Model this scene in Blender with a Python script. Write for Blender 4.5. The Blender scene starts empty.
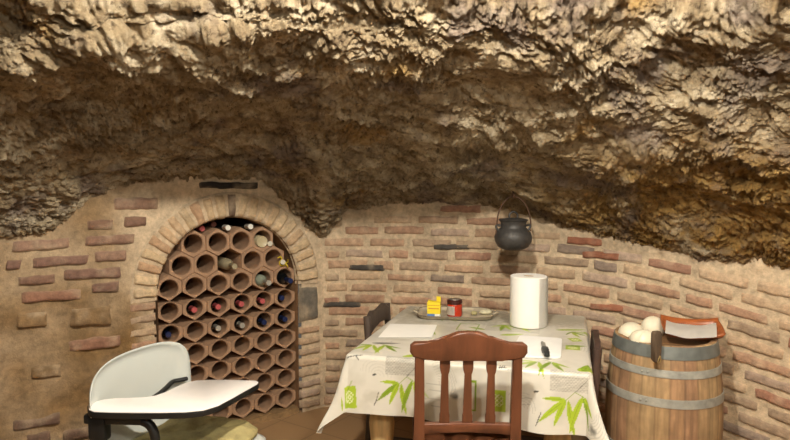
import bpy, bmesh, math, random
import numpy as np
from mathutils import Vector, Matrix, Euler
random.seed(7)
RNG = np.random.RandomState(11)
C = bpy.context.scene.collection
PI = math.pi

# ------------------------------------------------------------------ camera numbers
FPX = 620.0
CAMZ = 1.5
PITCH = math.atan(42 / FPX)
def ray(px, py):
    cx = (px - 395) / FPX; cy = (220 - py) / FPX
    return Vector((cx, math.cos(PITCH) + cy * math.sin(PITCH), -math.sin(PITCH) + cy * math.cos(PITCH)))
def at(px, py, Y):
    d = ray(px, py); t = Y / d.y
    return Vector((d.x * t, Y, CAMZ + d.z * t))
def atz(px, py, z):
    d = ray(px, py); t = (z - CAMZ) / d.z
    return Vector((d.x * t, d.y * t, z))

# ------------------------------------------------------------------ noise
_perm = RNG.permutation(256); _perm = np.concatenate([_perm, _perm, _perm])
_grad = RNG.normal(size=(256, 3)); _grad /= np.linalg.norm(_grad, axis=1)[:, None]
def pnoise(p):
    p = np.asarray(p, float)
    i = np.floor(p).astype(int); f = p - i; i &= 255
    w = f * f * f * (f * (f * 6 - 15) + 10)
    out = 0
    for dx in (0, 1):
        wx = w[..., 0] if dx else 1 - w[..., 0]
        for dy in (0, 1):
            wy = w[..., 1] if dy else 1 - w[..., 1]
            for dz in (0, 1):
                wz = w[..., 2] if dz else 1 - w[..., 2]
                h = _perm[_perm[_perm[(i[..., 0] + dx) & 255] + ((i[..., 1] + dy) & 255)] + ((i[..., 2] + dz) & 255)]
                g = _grad[h]
                out = out + wx * wy * wz * (g[..., 0] * (f[..., 0] - dx) + g[..., 1] * (f[..., 1] - dy) + g[..., 2] * (f[..., 2] - dz))
    return out * 1.6
def fbm(p, octv=4, gain=.5):
    s = 0; a = 1.0
    for k in range(octv):
        s = s + a * pnoise(p * (2.03 ** k) + 17.3 * k); a *= gain
    return s
def ridged(p, octv=3, gain=.5):
    s = 0; a = 1.0
    for k in range(octv):
        s = s + a * (1 - 2 * np.abs(pnoise(p * (2.1 ** k) + 9.1 * k))); a *= gain
    return s

# ------------------------------------------------------------------ materials
def lin(c):
    return tuple(((v / 255) / 12.92 if v / 255 <= .04045 else ((v / 255 + .055) / 1.055) ** 2.4) for v in c)
def new_mat(name):
    m = bpy.data.materials.new(name); m.use_nodes = True
    nt = m.node_tree; b = nt.nodes['Principled BSDF']
    return m, nt, b
def N(nt, t, **kw):
    n = nt.nodes.new(t)
    for k, v in kw.items(): setattr(n, k, v)
    return n
def mat(name, rgb, rough=.5, metal=0., var=.12, scale=18., bump=0., bscale=120., spec=.5, stretch=(1, 1, 1), trans=0., coat=0.):
    """procedural material: base colour mottled by noise, optional bump"""
    m, nt, b = new_mat(name); L = nt.links
    tc = N(nt, 'ShaderNodeTexCoord'); mp = N(nt, 'ShaderNodeMapping'); mp.inputs['Scale'].default_value = stretch
    L.new(tc.outputs['Object'], mp.inputs['Vector'])
    nz = N(nt, 'ShaderNodeTexNoise'); nz.inputs['Scale'].default_value = scale; nz.inputs['Detail'].default_value = 5
    L.new(mp.outputs['Vector'], nz.inputs['Vector'])
    cr = N(nt, 'ShaderNodeValToRGB'); c = lin(rgb)
    cr.color_ramp.elements[0].position = .3; cr.color_ramp.elements[1].position = .7
    cr.color_ramp.elements[0].color = tuple(v * (1 - var) for v in c) + (1,)
    cr.color_ramp.elements[1].color = tuple(min(1, v * (1 + var)) for v in c) + (1,)
    L.new(nz.outputs['Fac'], cr.inputs['Fac']); L.new(cr.outputs['Color'], b.inputs['Base Color'])
    b.inputs['Roughness'].default_value = rough; b.inputs['Metallic'].default_value = metal
    b.inputs['Specular IOR Level'].default_value = spec
    b.inputs['Transmission Weight'].default_value = trans
    b.inputs['Coat Weight'].default_value = coat
    if bump:
        n2 = N(nt, 'ShaderNodeTexNoise'); n2.inputs['Scale'].default_value = bscale; n2.inputs['Detail'].default_value = 4
        L.new(mp.outputs['Vector'], n2.inputs['Vector'])
        bp = N(nt, 'ShaderNodeBump'); bp.inputs['Strength'].default_value = bump; bp.inputs['Distance'].default_value = .01
        L.new(n2.outputs['Fac'], bp.inputs['Height']); L.new(bp.outputs['Normal'], b.inputs['Normal'])
    return m
def attr_mat(name, rough=.85, var=.35, scale=30., bump=.5, bscale=140., spec=.3, fine=90.):
    """base colour comes from the 'tint' attribute of the surface, mottled with noise"""
    m, nt, b = new_mat(name); L = nt.links
    at_ = N(nt, 'ShaderNodeAttribute', attribute_name='tint')
    tc = N(nt, 'ShaderNodeTexCoord')
    nz = N(nt, 'ShaderNodeTexNoise'); nz.inputs['Scale'].default_value = scale; nz.inputs['Detail'].default_value = 8; nz.inputs['Roughness'].default_value = .7
    L.new(tc.outputs['Object'], nz.inputs['Vector'])
    mr = N(nt, 'ShaderNodeMapRange'); mr.inputs['From Min'].default_value = .3; mr.inputs['From Max'].default_value = .7
    mr.inputs['To Min'].default_value = 1 - var; mr.inputs['To Max'].default_value = 1 + var * .7
    L.new(nz.outputs['Fac'], mr.inputs['Value'])
    mx = N(nt, 'ShaderNodeVectorMath', operation='SCALE')
    L.new(at_.outputs['Color'], mx.inputs[0]); L.new(mr.outputs['Result'], mx.inputs['Scale'])
    L.new(mx.outputs['Vector'], b.inputs['Base Color'])
    b.inputs['Roughness'].default_value = rough; b.inputs['Specular IOR Level'].default_value = spec
    if bump:
        n2 = N(nt, 'ShaderNodeTexNoise'); n2.inputs['Scale'].default_value = bscale; n2.inputs['Detail'].default_value = 6
        L.new(tc.outputs['Object'], n2.inputs['Vector'])
        bp = N(nt, 'ShaderNodeBump'); bp.inputs['Strength'].default_value = bump; bp.inputs['Distance'].default_value = .008
        L.new(n2.outputs['Fac'], bp.inputs['Height']); L.new(bp.outputs['Normal'], b.inputs['Normal'])
    return m

# ------------------------------------------------------------------ mesh helpers
def link(name, me, m, parent=None, smooth=True):
    o = bpy.data.objects.new(name, me); C.objects.link(o)
    if m: me.materials.append(m)
    if smooth and len(me.polygons):
        me.polygons.foreach_set('use_smooth', [True] * len(me.polygons))
    if parent: o.parent = parent
    return o
def from_np(name, V, F, m, parent=None, tint=None, smooth=True):
    me = bpy.data.meshes.new(name); V = np.asarray(V, float)
    F = [tuple(int(i) for i in f) for f in F] if not isinstance(F, np.ndarray) else F
    if isinstance(F, np.ndarray):
        n = len(F); k = F.shape[1]
        me.vertices.add(len(V)); me.vertices.foreach_set('co', V.ravel())
        me.loops.add(n * k); me.loops.foreach_set('vertex_index', F.ravel().astype(np.int32))
        me.polygons.add(n); me.polygons.foreach_set('loop_start', np.arange(0, n * k, k, dtype=np.int32))
        me.update(calc_edges=True); me.validate()
    else:
        me.from_pydata([tuple(v) for v in V], [], F); me.update()
    if tint is not None:
        a = me.color_attributes.new('tint', 'FLOAT_COLOR', 'POINT')
        t = np.ones((len(V), 4)); t[:, :3] = tint
        a.data.foreach_set('color', t.ravel())
    return link(name, me, m, parent, smooth)
def from_bm(name, bm, m, parent=None, smooth=False, auto=None):
    bmesh.ops.recalc_face_normals(bm, faces=bm.faces)
    me = bpy.data.meshes.new(name); bm.to_mesh(me); bm.free()
    o = link(name, me, m, parent, smooth or auto is not None)
    if auto is not None: me.set_sharp_from_angle(angle=math.radians(auto))
    return o
def grid_faces(nu, nv):
    i = np.arange(nu - 1)[:, None] * nv + np.arange(nv - 1)[None, :]
    return np.stack([i, i + nv, i + nv + 1, i + 1], -1).reshape(-1, 4)
def bbox(bm, c, s, bevel=0., rot=None, seg=2):
    """a box with rounded edges"""
    M = Matrix.Translation(c) @ (rot if rot is not None else Matrix()) @ Matrix.Diagonal((s[0], s[1], s[2], 1))
    r = bmesh.ops.create_cube(bm, size=1, matrix=M)
    if bevel:
        es = list({e for v in r['verts'] for e in v.link_edges})
        bmesh.ops.bevel(bm, geom=es, offset=bevel, segments=seg, affect='EDGES', profile=.6)
def prism(bm, pts, depth, bevel=.0, xf=None, seg=2):
    """outline (list of 2D points) extruded by depth along local z, centred; xf maps to place"""
    xf = xf or Matrix()
    a = [bm.verts.new(xf @ Vector((p[0], p[1], -depth / 2))) for p in pts]
    b = [bm.verts.new(xf @ Vector((p[0], p[1], depth / 2))) for p in pts]
    n = len(pts); caps = []
    caps.append(bm.faces.new(a[::-1])); caps.append(bm.faces.new(b))
    for i in range(n): bm.faces.new((a[i], a[(i + 1) % n], b[(i + 1) % n], b[i]))
    if bevel:
        es = [e for f in caps for e in f.edges]
        bmesh.ops.bevel(bm, geom=es, offset=bevel, segments=seg, affect='EDGES', profile=.6)
def lathe(bm, prof, seg=32, xf=None, sx=1., sy=1.):
    """prof: list of (r, z)"""
    xf = xf or Matrix(); rings = []
    for r, z in prof:
        if r < 1e-6: rings.append([bm.verts.new(xf @ Vector((0, 0, z)))])
        else: rings.append([bm.verts.new(xf @ Vector((r * sx * math.cos(2 * PI * k / seg), r * sy * math.sin(2 * PI * k / seg), z))) for k in range(seg)])
    for A, B in zip(rings, rings[1:]):
        for k in range(seg):
            k2 = (k + 1) % seg
            f = [A[k % len(A)], A[k2 % len(A)], B[k2 % len(B)], B[k % len(B)]]
            u = []
            for v in f:
                if v not in u: u.append(v)
            if len(u) > 2: bm.faces.new(u)
def catmull(pts, n=8):
    P = [Vector(p) for p in pts]; P = [P[0] * 2 - P[1]] + P + [P[-1] * 2 - P[-2]]; out = []
    for i in range(1, len(P) - 2):
        for k in range(n):
            t = k / n; a, b, c, d = P[i - 1:i + 3]
            out.append(.5 * ((2 * b) + (c - a) * t + (2 * a - 5 * b + 4 * c - d) * t * t + (3 * b - a - 3 * c + d) * t ** 3))
    out.append(P[-2]); return out
def tube(bm, pts, r, seg=10, smooth=8, flat=1.):
    P = catmull(pts, smooth) if smooth else [Vector(p) for p in pts]
    rr = r if callable(r) else (lambda t: r)
    rings = []; up = Vector((0.01, .02, 1)); n = len(P)
    for i, p in enumerate(P):
        d = (P[min(i + 1, n - 1)] - P[max(i - 1, 0)]).normalized()
        if abs(d.dot(up.normalized())) > .95: up = Vector((0, 1, .05)) if abs(d.y) < .8 else Vector((1, 0, 0))
        x = d.cross(up).normalized(); y = x.cross(d).normalized(); up = y
        R = rr(i / (n - 1))
        rings.append([bm.verts.new(p + x * R * math.cos(2 * PI * k / seg) + y * R * flat * math.sin(2 * PI * k / seg)) for k in range(seg)])
    for A, B in zip(rings, rings[1:]):
        for k in range(seg): bm.faces.new((A[k], A[(k + 1) % seg], B[(k + 1) % seg], B[k]))
    bm.faces.new(rings[0][::-1]); bm.faces.new(rings[-1])
def thing(name, label, cat, loc=(0, 0, 0), rz=0., group=None):
    o = bpy.data.objects.new(name, None); C.objects.link(o); o.empty_display_size = .05
    o.location = loc; o.rotation_euler = (0, 0, rz); return tag(o, label, cat, group)
def tag(o, label, cat, group=None):
    o['label'] = label; o['category'] = cat
    if group: o['group'] = group
    return o
def struct(o): o['kind'] = 'structure'; return o
def dup(root, loc, rot, label, group=None, name=None):
    r = root.copy(); C.objects.link(r); r.location = loc; r.rotation_euler = rot; r['label'] = label
    if name: r.name = name
    if group: r['group'] = group
    for ch in list(root.children):
        c = ch.copy(); C.objects.link(c); c.parent = r
        for g in list(ch.children):
            d = g.copy(); C.objects.link(d); d.parent = c
    return r

# ================================================================== PLAN OF THE WALL
A0 = np.array((-1.27, 3.39)); DW = np.array((.807, .591)); DW /= np.linalg.norm(DW)
plan = [A0 + DW * s for s in np.arange(-1.6, 1.0001, .1)]
tail = [(-.447, 3.985), (-.2, 3.99), (.2, 3.92), (.6, 3.80), (1.0, 3.62), (1.35, 3.37), (1.85, 2.9), (2.6, 2.15)]
tailp = catmull([(p[0], p[1], 0) for p in tail], 12)
plan = np.array([tuple(p) for p in plan] + [(p.x, p.y) for p in tailp[2:]])
seglen = np.concatenate([[0], np.cumsum(np.linalg.norm(np.diff(plan, axis=0), axis=1))]) - 1.6
UMAX = seglen[-1]
def wall_xy(u):
    return np.stack([np.interp(u, seglen, plan[:, 0]), np.interp(u, seglen, plan[:, 1])], -1)
def wall_n(u):
    a = wall_xy(np.asarray(u) - .06); b = wall_xy(np.asarray(u) + .06); d = b - a
    d = d / np.linalg.norm(d, axis=-1)[..., None]
    return np.stack([d[..., 1], -d[..., 0]], -1)
_ratio = plan[:, 0] / plan[:, 1]
def wall_hit(px, py):
    d = ray(px, py); u = float(np.interp(d.x / d.y, _ratio, seglen)); x, y = wall_xy(u)
    return u, CAMZ + d.z * y / d.y
def wall_pos(u, v, h):
    xy = wall_xy(u); n = wall_n(u)
    return np.stack([xy[..., 0] + n[..., 0] * h, xy[..., 1] + n[..., 1] * h, v + 0 * xy[..., 0]], -1)
def warp(u):            # the courses run downhill towards the right end of the wall
    t = np.clip((np.asarray(u) - 2.35) / .9, 0, None)
    return -np.where(t < 1, .07 * t * t, .07 + .14 * (t - 1)) * 1.0

# lower edge of the rock on the wall
YB = [(-240, 242), (0, 234), (45, 233), (62, 222), (78, 208), (100, 197), (115, 187), (190, 178), (262, 179), (285, 200), (305, 222),
      (322, 239), (335, 222), (345, 207), (400, 203), (480, 203), (540, 218), (620, 238), (700, 256), (790, 267), (1100, 300)]
ybx = np.array([p[0] for p in YB], float); yby = np.array([p[1] for p in YB], float)
_uz = np.array([wall_hit(px, np.interp(px, ybx, yby)) for px in np.arange(-240, 1101, 5)])
def rock_z(u): return np.interp(u, _uz[:, 0], _uz[:, 1])

# ================================================================== BRICKS
MORTAR = lin((202, 180, 150)); CLAY_DIM = lin((128, 100, 64))  # clay tone, darkened for weaker light at the left
PAL = [((182, 150, 122), 5), ((174, 138, 112), 5), ((166, 126, 104), 2), ((190, 162, 132), 5), ((168, 144, 120), 4), ((142, 124, 110), 1), ((162, 116, 94), 1), ((178, 154, 134), 4)]
PALW = [p for p, w in PAL for _ in range(w)]
class Bricks:
    def __init__(s): s.V = []; s.F = []; s.T = []; s.n = 0
    def quad(s, q, rgb, h=.013, nu=15, nv=6, bend=0.):
        """q: four (u, v) corners, bottom-left, bottom-right, top-right, top-left"""
        q = np.array(q, float); q += RNG.normal(scale=.0025, size=q.shape)
        a = np.linspace(-1, 1, nu); b = np.linspace(-1, 1, nv); A, B = np.meshgrid(a, b, indexing='ij')
        ta = (A + 1) / 2; tb = (B + 1) / 2
        L = ((1 - ta) * (1 - tb))[..., None] * q[0] + (ta * (1 - tb))[..., None] * q[1] + (ta * tb)[..., None] * q[2] + ((1 - ta) * tb)[..., None] * q[3]
        seed = RNG.uniform(0, 80, 3)
        P3 = np.stack([L[..., 0] * 22, L[..., 1] * 22, 0 * A], -1) + seed
        nz = fbm(P3, 3)
        e = np.maximum(np.abs(A) ** 14, np.abs(B) ** 8)
        L = L + np.stack([pnoise(P3 * .8 + 31), pnoise(P3 * .8 + 57)], -1) * .006
        H = h * (1 - 1.55 * e) + nz * .0035 + RNG.normal(scale=.0015)
        H = np.where(e > .95, -.02, H)
        s.V.append(wall_pos(L[..., 0], L[..., 1], H).reshape(-1, 3))
        s.F.append(grid_faces(nu, nv) + s.n); s.n += nu * nv
        c = np.array(lin(rgb)) * RNG.uniform(.86, 1.14)
        # worn, mortar-smeared edges
        mix = np.clip(.35 * e + .6 * np.clip(fbm(P3 * .5 + 7, 3), 0, 1), 0, .75)[..., None]
        s.T.append((c * (1 - mix) + np.array(MORTAR) * mix).reshape(-1, 3))
    def grid(s, V, T, nu, nv, keep=None):
        F = grid_faces(nu, nv)
        if keep is not None: F = F[keep]
        s.V.append(V.reshape(-1, 3)); s.F.append(F + s.n); s.n += nu * nv; s.T.append(np.broadcast_to(T, V.shape).reshape(-1, 3))
    def build(s, name, m): return from_np(name, np.concatenate(s.V), np.concatenate(s.F), m, None, np.concatenate(s.T))
def pq(x0, y0, x1, y1, tilt=0.):
    """brick rectangle seen between two image corners, as a quad on the wall; tilt = rise of right end in pixels"""
    return [wall_hit(x0, y1 + tilt / 2), wall_hit(x1, y1 - tilt / 2), wall_hit(x1, y0 - tilt / 2), wall_hit(x0, y0 + tilt / 2)]

S0, S1 = -.04, .815; SC = (S0 + S1) / 2; RI = (S1 - S0) / 2; RO = RI + .15; ZS = .845     # the arch
M_wall = attr_mat('old_brick_and_mortar')
wb = Bricks()
us = np.arange(-1.6, UMAX, .0125); vs = np.arange(-.05, 1.75, .0125)
U, Vv = np.meshgrid(us, vs, indexing='ij')
P3 = np.stack([U, Vv, 0 * U], -1)
rough_left = np.clip((.0 - U) / .25, 0, 1) * np.clip((.95 - Vv) / .15, 0, 1)
H = fbm(P3 * 9, 4) * .004 + rough_left * (fbm(P3 * 5 + 40, 4) * .022 + .004)
topband = np.clip((Vv - (rock_z(U) - .09)) / .09, 0, 1)
H += topband * (.006 + fbm(P3 * 14 + 3, 3) * .014)
Tm = np.array(MORTAR)[None, None] * (1 + .18 * fbm(P3 * 6 + 9, 4))[..., None]
k = np.clip(rough_left + .75 * np.clip((-.12 - U) / .15, 0, 1), 0, 1)[..., None] * (.75 + .5 * pnoise(P3 * 4))[..., None]  # clay on the left; the blend also paints in the lamp's falloff
Tm = Tm * (1 - np.clip(k, 0, 1)) + np.array(CLAY_DIM) * np.clip(k, 0, 1) * (1 + .3 * fbm(P3 * 8 + 5, 4))[..., None]
cu = (us[:-1] + us[1:])[:, None] / 2 + 0 * vs[None, :-1]; cv = (vs[:-1] + vs[1:])[None] / 2 + 0 * us[:-1, None]
inside = ((cv < ZS) & (cu > S0 - .02) & (cu < S1 + .02)) | ((cv >= ZS) & ((cu - SC) ** 2 + (cv - ZS) ** 2 < (RI + .03) ** 2))
above = cv > rock_z(cu) + .22
wb.grid(wall_pos(U, Vv, H), Tm, len(us), len(vs), ~(inside | above).ravel())
# coursed bricks from the arch to the right end
ch = .0745
for k in range(0, 26):
    u = 1.0 + random.uniform(-.02, .02) + (.13 if k % 2 else 0)
    if k % 2: 
        z = k * ch + .012
        if z + .05 < rock_z(1.05) - .04: wb.quad([(1.005, z), (1.105, z), (1.105, z + .05), (1.005, z + .05)], random.choice(PALW))
        u = 1.13
    while u < UMAX - .3:
        L = random.choice((.25, .27, .28, .29, .24, .14 if random.random() < .4 else .27))
        um = u + L / 2; dz = random.uniform(-.003, .003); hh = random.uniform(.0595, .068)
        z0 = k * ch + .012 + dz + warp(u); z1 = k * ch + .012 + dz + warp(u + L)
        if max(z0, z1) + hh < min(rock_z(u), rock_z(um), rock_z(u + L)) + .004 and z0 > -.02:
            wb.quad([(u, z0), (u + L, z1), (u + L, z1 + hh), (u, z0 + hh)], random.choice(PALW))
        u += L + random.uniform(.012, .024)
# named dark bricks of the centre wall
SL = (84, 78, 72)
for x0, y0, x1, y1 in ((347, 264, 386, 271), (431, 243, 472, 250), (322, 301, 362, 308)):
    wb.quad(pq(x0, y0, x1, y1), SL, h=.019)
for x0, y0, x1, y1, t in ((566, 236, 604, 246, -2), (580, 251, 622, 260, -3), (588, 303, 628, 312, -4)):
    wb.quad(pq(x0, y0, x1, y1, t), (158, 104, 80), h=.019)
# sparse bricks on the left
LB = [(86, 219, 113, 229, 1, 0), (123, 217, 146, 227, 1, 5), (9, 239, 71, 250, 4, 2), (83, 235, 136, 245, 2, 5), (6, 259, 22, 269, 0, 1), (30, 256, 90, 266, 4, 1),
      (94, 251, 127, 261, 2, 2), (17, 275, 56, 285, 3, 5), (62, 268, 123, 279, 3, 1), (19, 290, 84, 301, 4, 6), (90, 283, 119, 293, 2, 1),
      (65, 338, 122, 349, 6, 6), (10, 417, 62, 428, 9, 7), (62, 428, 90, 440, 6, 7), (25, 432, 52, 444, 4, 7), (112, 197, 160, 210, 0, 2), (66, 231, 84, 233, 0, 1)]
LC = [(138, 106, 86), (130, 100, 86), (156, 124, 104), (120, 90, 70), (160, 130, 100), (140, 108, 90), (142, 104, 84), (112, 88, 74)]
for x0, y0, x1, y1, t, c in LB[:-1]: wb.quad(pq(x0, y0 - .8, x1, y1 + .8, t), LC[c], h=.022)
for x0, y0, x1, y1, t in ((16, 312, 48, 328, 2), (70, 306, 113, 327, 3), (30, 365, 62, 378, 4)):       # field stones half buried in clay
    wb.quad(pq(x0, y0, x1, y1, t), (140, 112, 78), h=.03, nv=9)
wb.quad(pq(197, 181, 260, 189.5, -1), (52, 46, 42), h=.02)
# jamb bricks left and right of the opening
for k in range(12):
    z = .02 + k * .069
    if z + .05 > ZS: break
    w = random.choice((.15, .145, .1))
    wb.quad([(S0 - .155, z), (S0 - .006, z), (S0 - .006, z + .05), (S0 - .155, z + .05)], random.choice(PALW))
    if not (.55 < z + .02 < .82):
        wb.quad([(S1 + .008, z), (S1 + .155, z), (S1 + .155, z + .05), (S1 + .008, z + .05)], random.choice(PALW))
wb.quad([(S1 + .01, .585), (S1 + .145, .58), (S1 + .145, .815), (S1 + .012, .82)], (104, 98, 88), h=.02, nv=12)
struct(wb.build('wall_back', M_wall))

# arch ring of voussoirs
ar = Bricks()
th = np.linspace(-.03, PI + .03, 90); rr = np.linspace(RI - .004, RO + .004, 14)
TH, RR = np.meshgrid(th, rr, indexing='ij')
uu = SC - RR * np.cos(TH); zz = ZS + RR * np.sin(TH)
hh = .008 + .003 * fbm(np.stack([uu * 20, zz * 20, 0 * uu], -1), 3)
hh[:, 0] = -.03; hh[:, -1] = -.02
ar.grid(wall_pos(uu, zz, hh), np.array(MORTAR) * .95, 90, 14)
nv_ = 23
for k in range(nv_):
    a0 = PI * (k + .1) / nv_; a1 = PI * (k + .9) / nv_
    p = lambda r, a: (SC - r * math.cos(a), ZS + r * math.sin(a))
    r1 = RO - random.uniform(0, .012)
    c = random.choice([(200, 174, 138), (190, 160, 126), (196, 168, 132), (182, 148, 116), (206, 180, 144)])
    if k == 11: c = (116, 96, 80)
    q = [p(RI - .004, a0), p(RI - .004, a1), p(r1, a1), p(r1, a0)]
    ar.quad(q, c, h=.026, nu=7, nv=13)
struct(ar.build('trim_1', M_wall))

# recess behind the arch
rc = Bricks(); prof = [(S0, .0)] + [(S0, z) for z in np.linspace(.05, ZS, 12)]
prof += [(SC - RI * math.cos(a), ZS + RI * math.sin(a)) for a in np.linspace(.05, PI - .05, 50)]
prof += [(S1, z) for z in np.linspace(ZS, .05, 12)] + [(S1, 0.)]
prof = np.array(prof); dep = np.linspace(0, -.42, 18)
PU, DD = np.meshgrid(np.arange(len(prof)), dep, indexing='ij')
uu = prof[PU, 0]; zz = prof[PU, 1]
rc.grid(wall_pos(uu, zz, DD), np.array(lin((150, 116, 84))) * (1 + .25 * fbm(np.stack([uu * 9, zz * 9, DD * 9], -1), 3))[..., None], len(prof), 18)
b0 = wall_pos(np.array([S0 - .05, S1 + .05]), np.array([0., 0.]), np.array([-.42, -.42]))
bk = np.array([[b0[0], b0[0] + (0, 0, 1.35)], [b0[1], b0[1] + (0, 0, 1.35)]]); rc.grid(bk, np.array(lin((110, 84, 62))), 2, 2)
sl = np.array([[wall_pos(np.array(S0), 0, -.42), wall_pos(np.array(S0), 0, .0)], [wall_pos(np.array(S1), 0, -.42), wall_pos(np.array(S1), 0, .0)]]) + (0, 0, .034)
rc.grid(sl, np.array(lin((150, 120, 84))), 2, 2)
fr = np.array([[sl[0, 1], sl[0, 1] - (0, 0, .06)], [sl[1, 1], sl[1, 1] - (0, 0, .06)]]); rc.grid(fr, np.array(lin((150, 120, 84))), 2, 2)
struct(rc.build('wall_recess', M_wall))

# ================================================================== ROCK
def wallD(px):
    d = ray(px, 210); u = np.interp(d.x / d.y, _ratio, seglen); return float(wall_xy(u)[1])
#        px    mid(py,D)     ledge(py,D)   top D at py=0
RK = [(-240, 165, 2.15, 85, 1.75, 1.6), (0, 160, 2.52, 80, 2.02, 1.88), (60, 145, 2.70, 66, 2.08, 1.93), (110, 132, 2.84, 46, 2.12, 2.0),
      (200, 134, 3.08, 44, 2.22, 2.1), (265, 132, 3.22, 44, 2.24, 2.1), (322, 142, 3.14, 50, 2.27, 2.12), (400, 135, 3.04, 50, 2.32, 2.15),
      (480, 138, 2.98, 56, 2.36, 2.16), (550, 150, 2.90, 80, 2.40, 2.15), (620, 160, 2.82, 84, 2.40, 2.14), (700, 165, 2.70, 76, 2.33, 2.08),
      (790, 175, 2.50, 84, 2.18, 1.95), (1100, 190, 2.0, 100, 1.72, 1.58)]
RK = np.array(RK, float)
def smooth_interp(x, xs, ys):
    # monotone-ish cubic through the control values
    xs = np.asarray(xs); ys = np.asarray(ys); m = np.gradient(ys, xs)
    i = np.clip(np.searchsorted(xs, x) - 1, 0, len(xs) - 2); h = xs[i + 1] - xs[i]; t = np.clip((x - xs[i]) / h, 0, 1)
    return (2 * t**3 - 3 * t**2 + 1) * ys[i] + (t**3 - 2 * t**2 + t) * h * m[i] + (-2 * t**3 + 3 * t**2) * ys[i + 1] + (t**3 - t**2) * h * m[i + 1]
cols = np.concatenate([np.arange(-240, 0, 6), np.arange(0, 790, 1.25), np.arange(790, 1101, 6)])
tt = np.concatenate([np.linspace(0, 1, 14, endpoint=False), np.linspace(1, 2, 150, endpoint=False), np.linspace(2, 3, 170, endpoint=False),
                     np.linspace(3, 4, 70, endpoint=False), np.linspace(4, 8, 70)])
G = np.zeros((len(cols), len(tt), 3))
for ci, px in enumerate(cols):
    yb = float(np.interp(px, ybx, yby)); Dw = wallD(px)
    m1, m2, l1, l2, t2 = [float(smooth_interp(px, RK[:, 0], RK[:, j])) for j in range(1, 6)]
    ax = (px - 395) / FPX
    pts = [at(px, yb + 22, Dw + .2), at(px, yb, Dw - .01), at(px, m1, m2), at(px, l1, l2), at(px, 0, t2),
           Vector((ax * 1.5, 1.45, 2.55)), Vector((ax * 1.1, .6, 2.8)), Vector((ax * .9, -.5, 2.85)), Vector((ax * .9, -1.5, 2.7))]
    P = np.array([tuple(p) for p in pts]); tk = np.arange(len(P))
    Pe = np.vstack([2 * P[0] - P[1], P, 2 * P[-1] - P[-2]])
    i = np.clip(np.floor(tt).astype(int), 0, len(P) - 2); t = (tt - i)[:, None]
    a, b, c, d = Pe[i], Pe[i + 1], Pe[i + 2], Pe[i + 3]
    G[ci] = .5 * ((2 * b) + (c - a) * t + (2 * a - 5 * b + 4 * c - d) * t**2 + (3 * b - a - 3 * c + d) * t**3)
du = np.gradient(G, axis=0); dv = np.gradient(G, axis=1); nn = np.cross(du, dv); nn /= np.linalg.norm(nn, axis=-1)[..., None]
toc = np.array((0, .0, 1.5)) - G
nn *= np.sign((nn * toc).sum(-1))[..., None]
near = np.clip(tt - 1, 0, 1)[None, :] ** .7 * np.ones((len(cols), 1))
wp = G + np.stack([fbm(G * 2.2 + 3, 2), fbm(G * 2.2 + 21, 2), fbm(G * 2.2 + 47, 2)], -1) * .10
st = wp * np.array((.85, .95, 1.3)) + wp[..., [0]] * np.array((0, 0, .25))       # bedding dips to the right
d = .055 * fbm(st * 2.3, 2) * (.3 + .7 * near)
d += .022 * ridged(st * 5.2 + 5, 2) * (.35 + .65 * near)
d += .046 * (np.abs(pnoise(st * 8.5 + 13)) - .25) * (.4 + .6 * near)
mod = np.clip(.75 + .9 * pnoise(st * 2.6 + 71), .25, 1.5)          # some stretches are smooth, others crumbly
d += .030 * (np.abs(pnoise(st * 17 + 2)) - .25) * (.6 + .4 * near) * mod
d += .020 * (np.abs(pnoise(wp * np.array((.9, 1, 1.1)) * 36 + 3)) - .2) * mod
d += .0150 * pnoise(wp * 66) * mod
d += .010 * pnoise(wp * 120 + 4) * mod
pit = np.clip(pnoise(st * 24 + 8) - .18, 0, 1); d -= .045 * pit
pit = np.clip(pnoise(wp * 50 + 19) - .25, 0, 1); d -= .022 * pit
q = .024; fl = np.floor(d / q + .5 * pnoise(st * 11)) * q; d = d * .85 + fl * .15
G2 = G + nn * d[..., None]
M_rock, nt, b = new_mat('cave_rock'); L = nt.links
tc = N(nt, 'ShaderNodeTexCoord')
def noise(scale, det=6, rough=.6, stretch=None, off=0):
    mp = N(nt, 'ShaderNodeMapping'); mp.inputs['Location'].default_value = (off, off, off)
    if stretch: mp.inputs['Scale'].default_value = stretch
    L.new(tc.outputs['Object'], mp.inputs['Vector'])
    n = N(nt, 'ShaderNodeTexNoise'); n.inputs['Scale'].default_value = scale; n.inputs['Detail'].default_value = det; n.inputs['Roughness'].default_value = rough
    L.new(mp.outputs['Vector'], n.inputs['Vector']); return n.outputs['Fac']
def ramp(f, stops):
    r = N(nt, 'ShaderNodeValToRGB'); e = r.color_ramp.elements
    while len(e) < len(stops): e.new(.5)
    for x, (p, c) in zip(e, stops): x.position = p; x.color = tuple(c) + (1,)
    L.new(f, r.inputs['Fac']); return r.outputs['Color']
def mixc(f, a, bb):
    m = N(nt, 'ShaderNodeMix', data_type='RGBA'); L.new(f, m.inputs['Factor']); L.new(a, m.inputs['A']); L.new(bb, m.inputs['B']); return m.outputs['Result']
base = ramp(noise(7, 8, .7), [(.3, lin((108, 88, 64))), (.48, lin((174, 153, 120))), (.66, lin((224, 208, 178)))])
ochre = ramp(noise(14, 6, .65, off=4), [(.3, lin((116, 88, 46))), (.55, lin((176, 138, 76))), (.75, lin((206, 178, 118)))])
mauve = ramp(noise(16, 6, .6, off=9), [(.3, lin((92, 78, 70))), (.65, lin((156, 138, 126)))])
sep = N(nt, 'ShaderNodeSeparateXYZ'); L.new(tc.outputs['Object'], sep.inputs[0])
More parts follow.
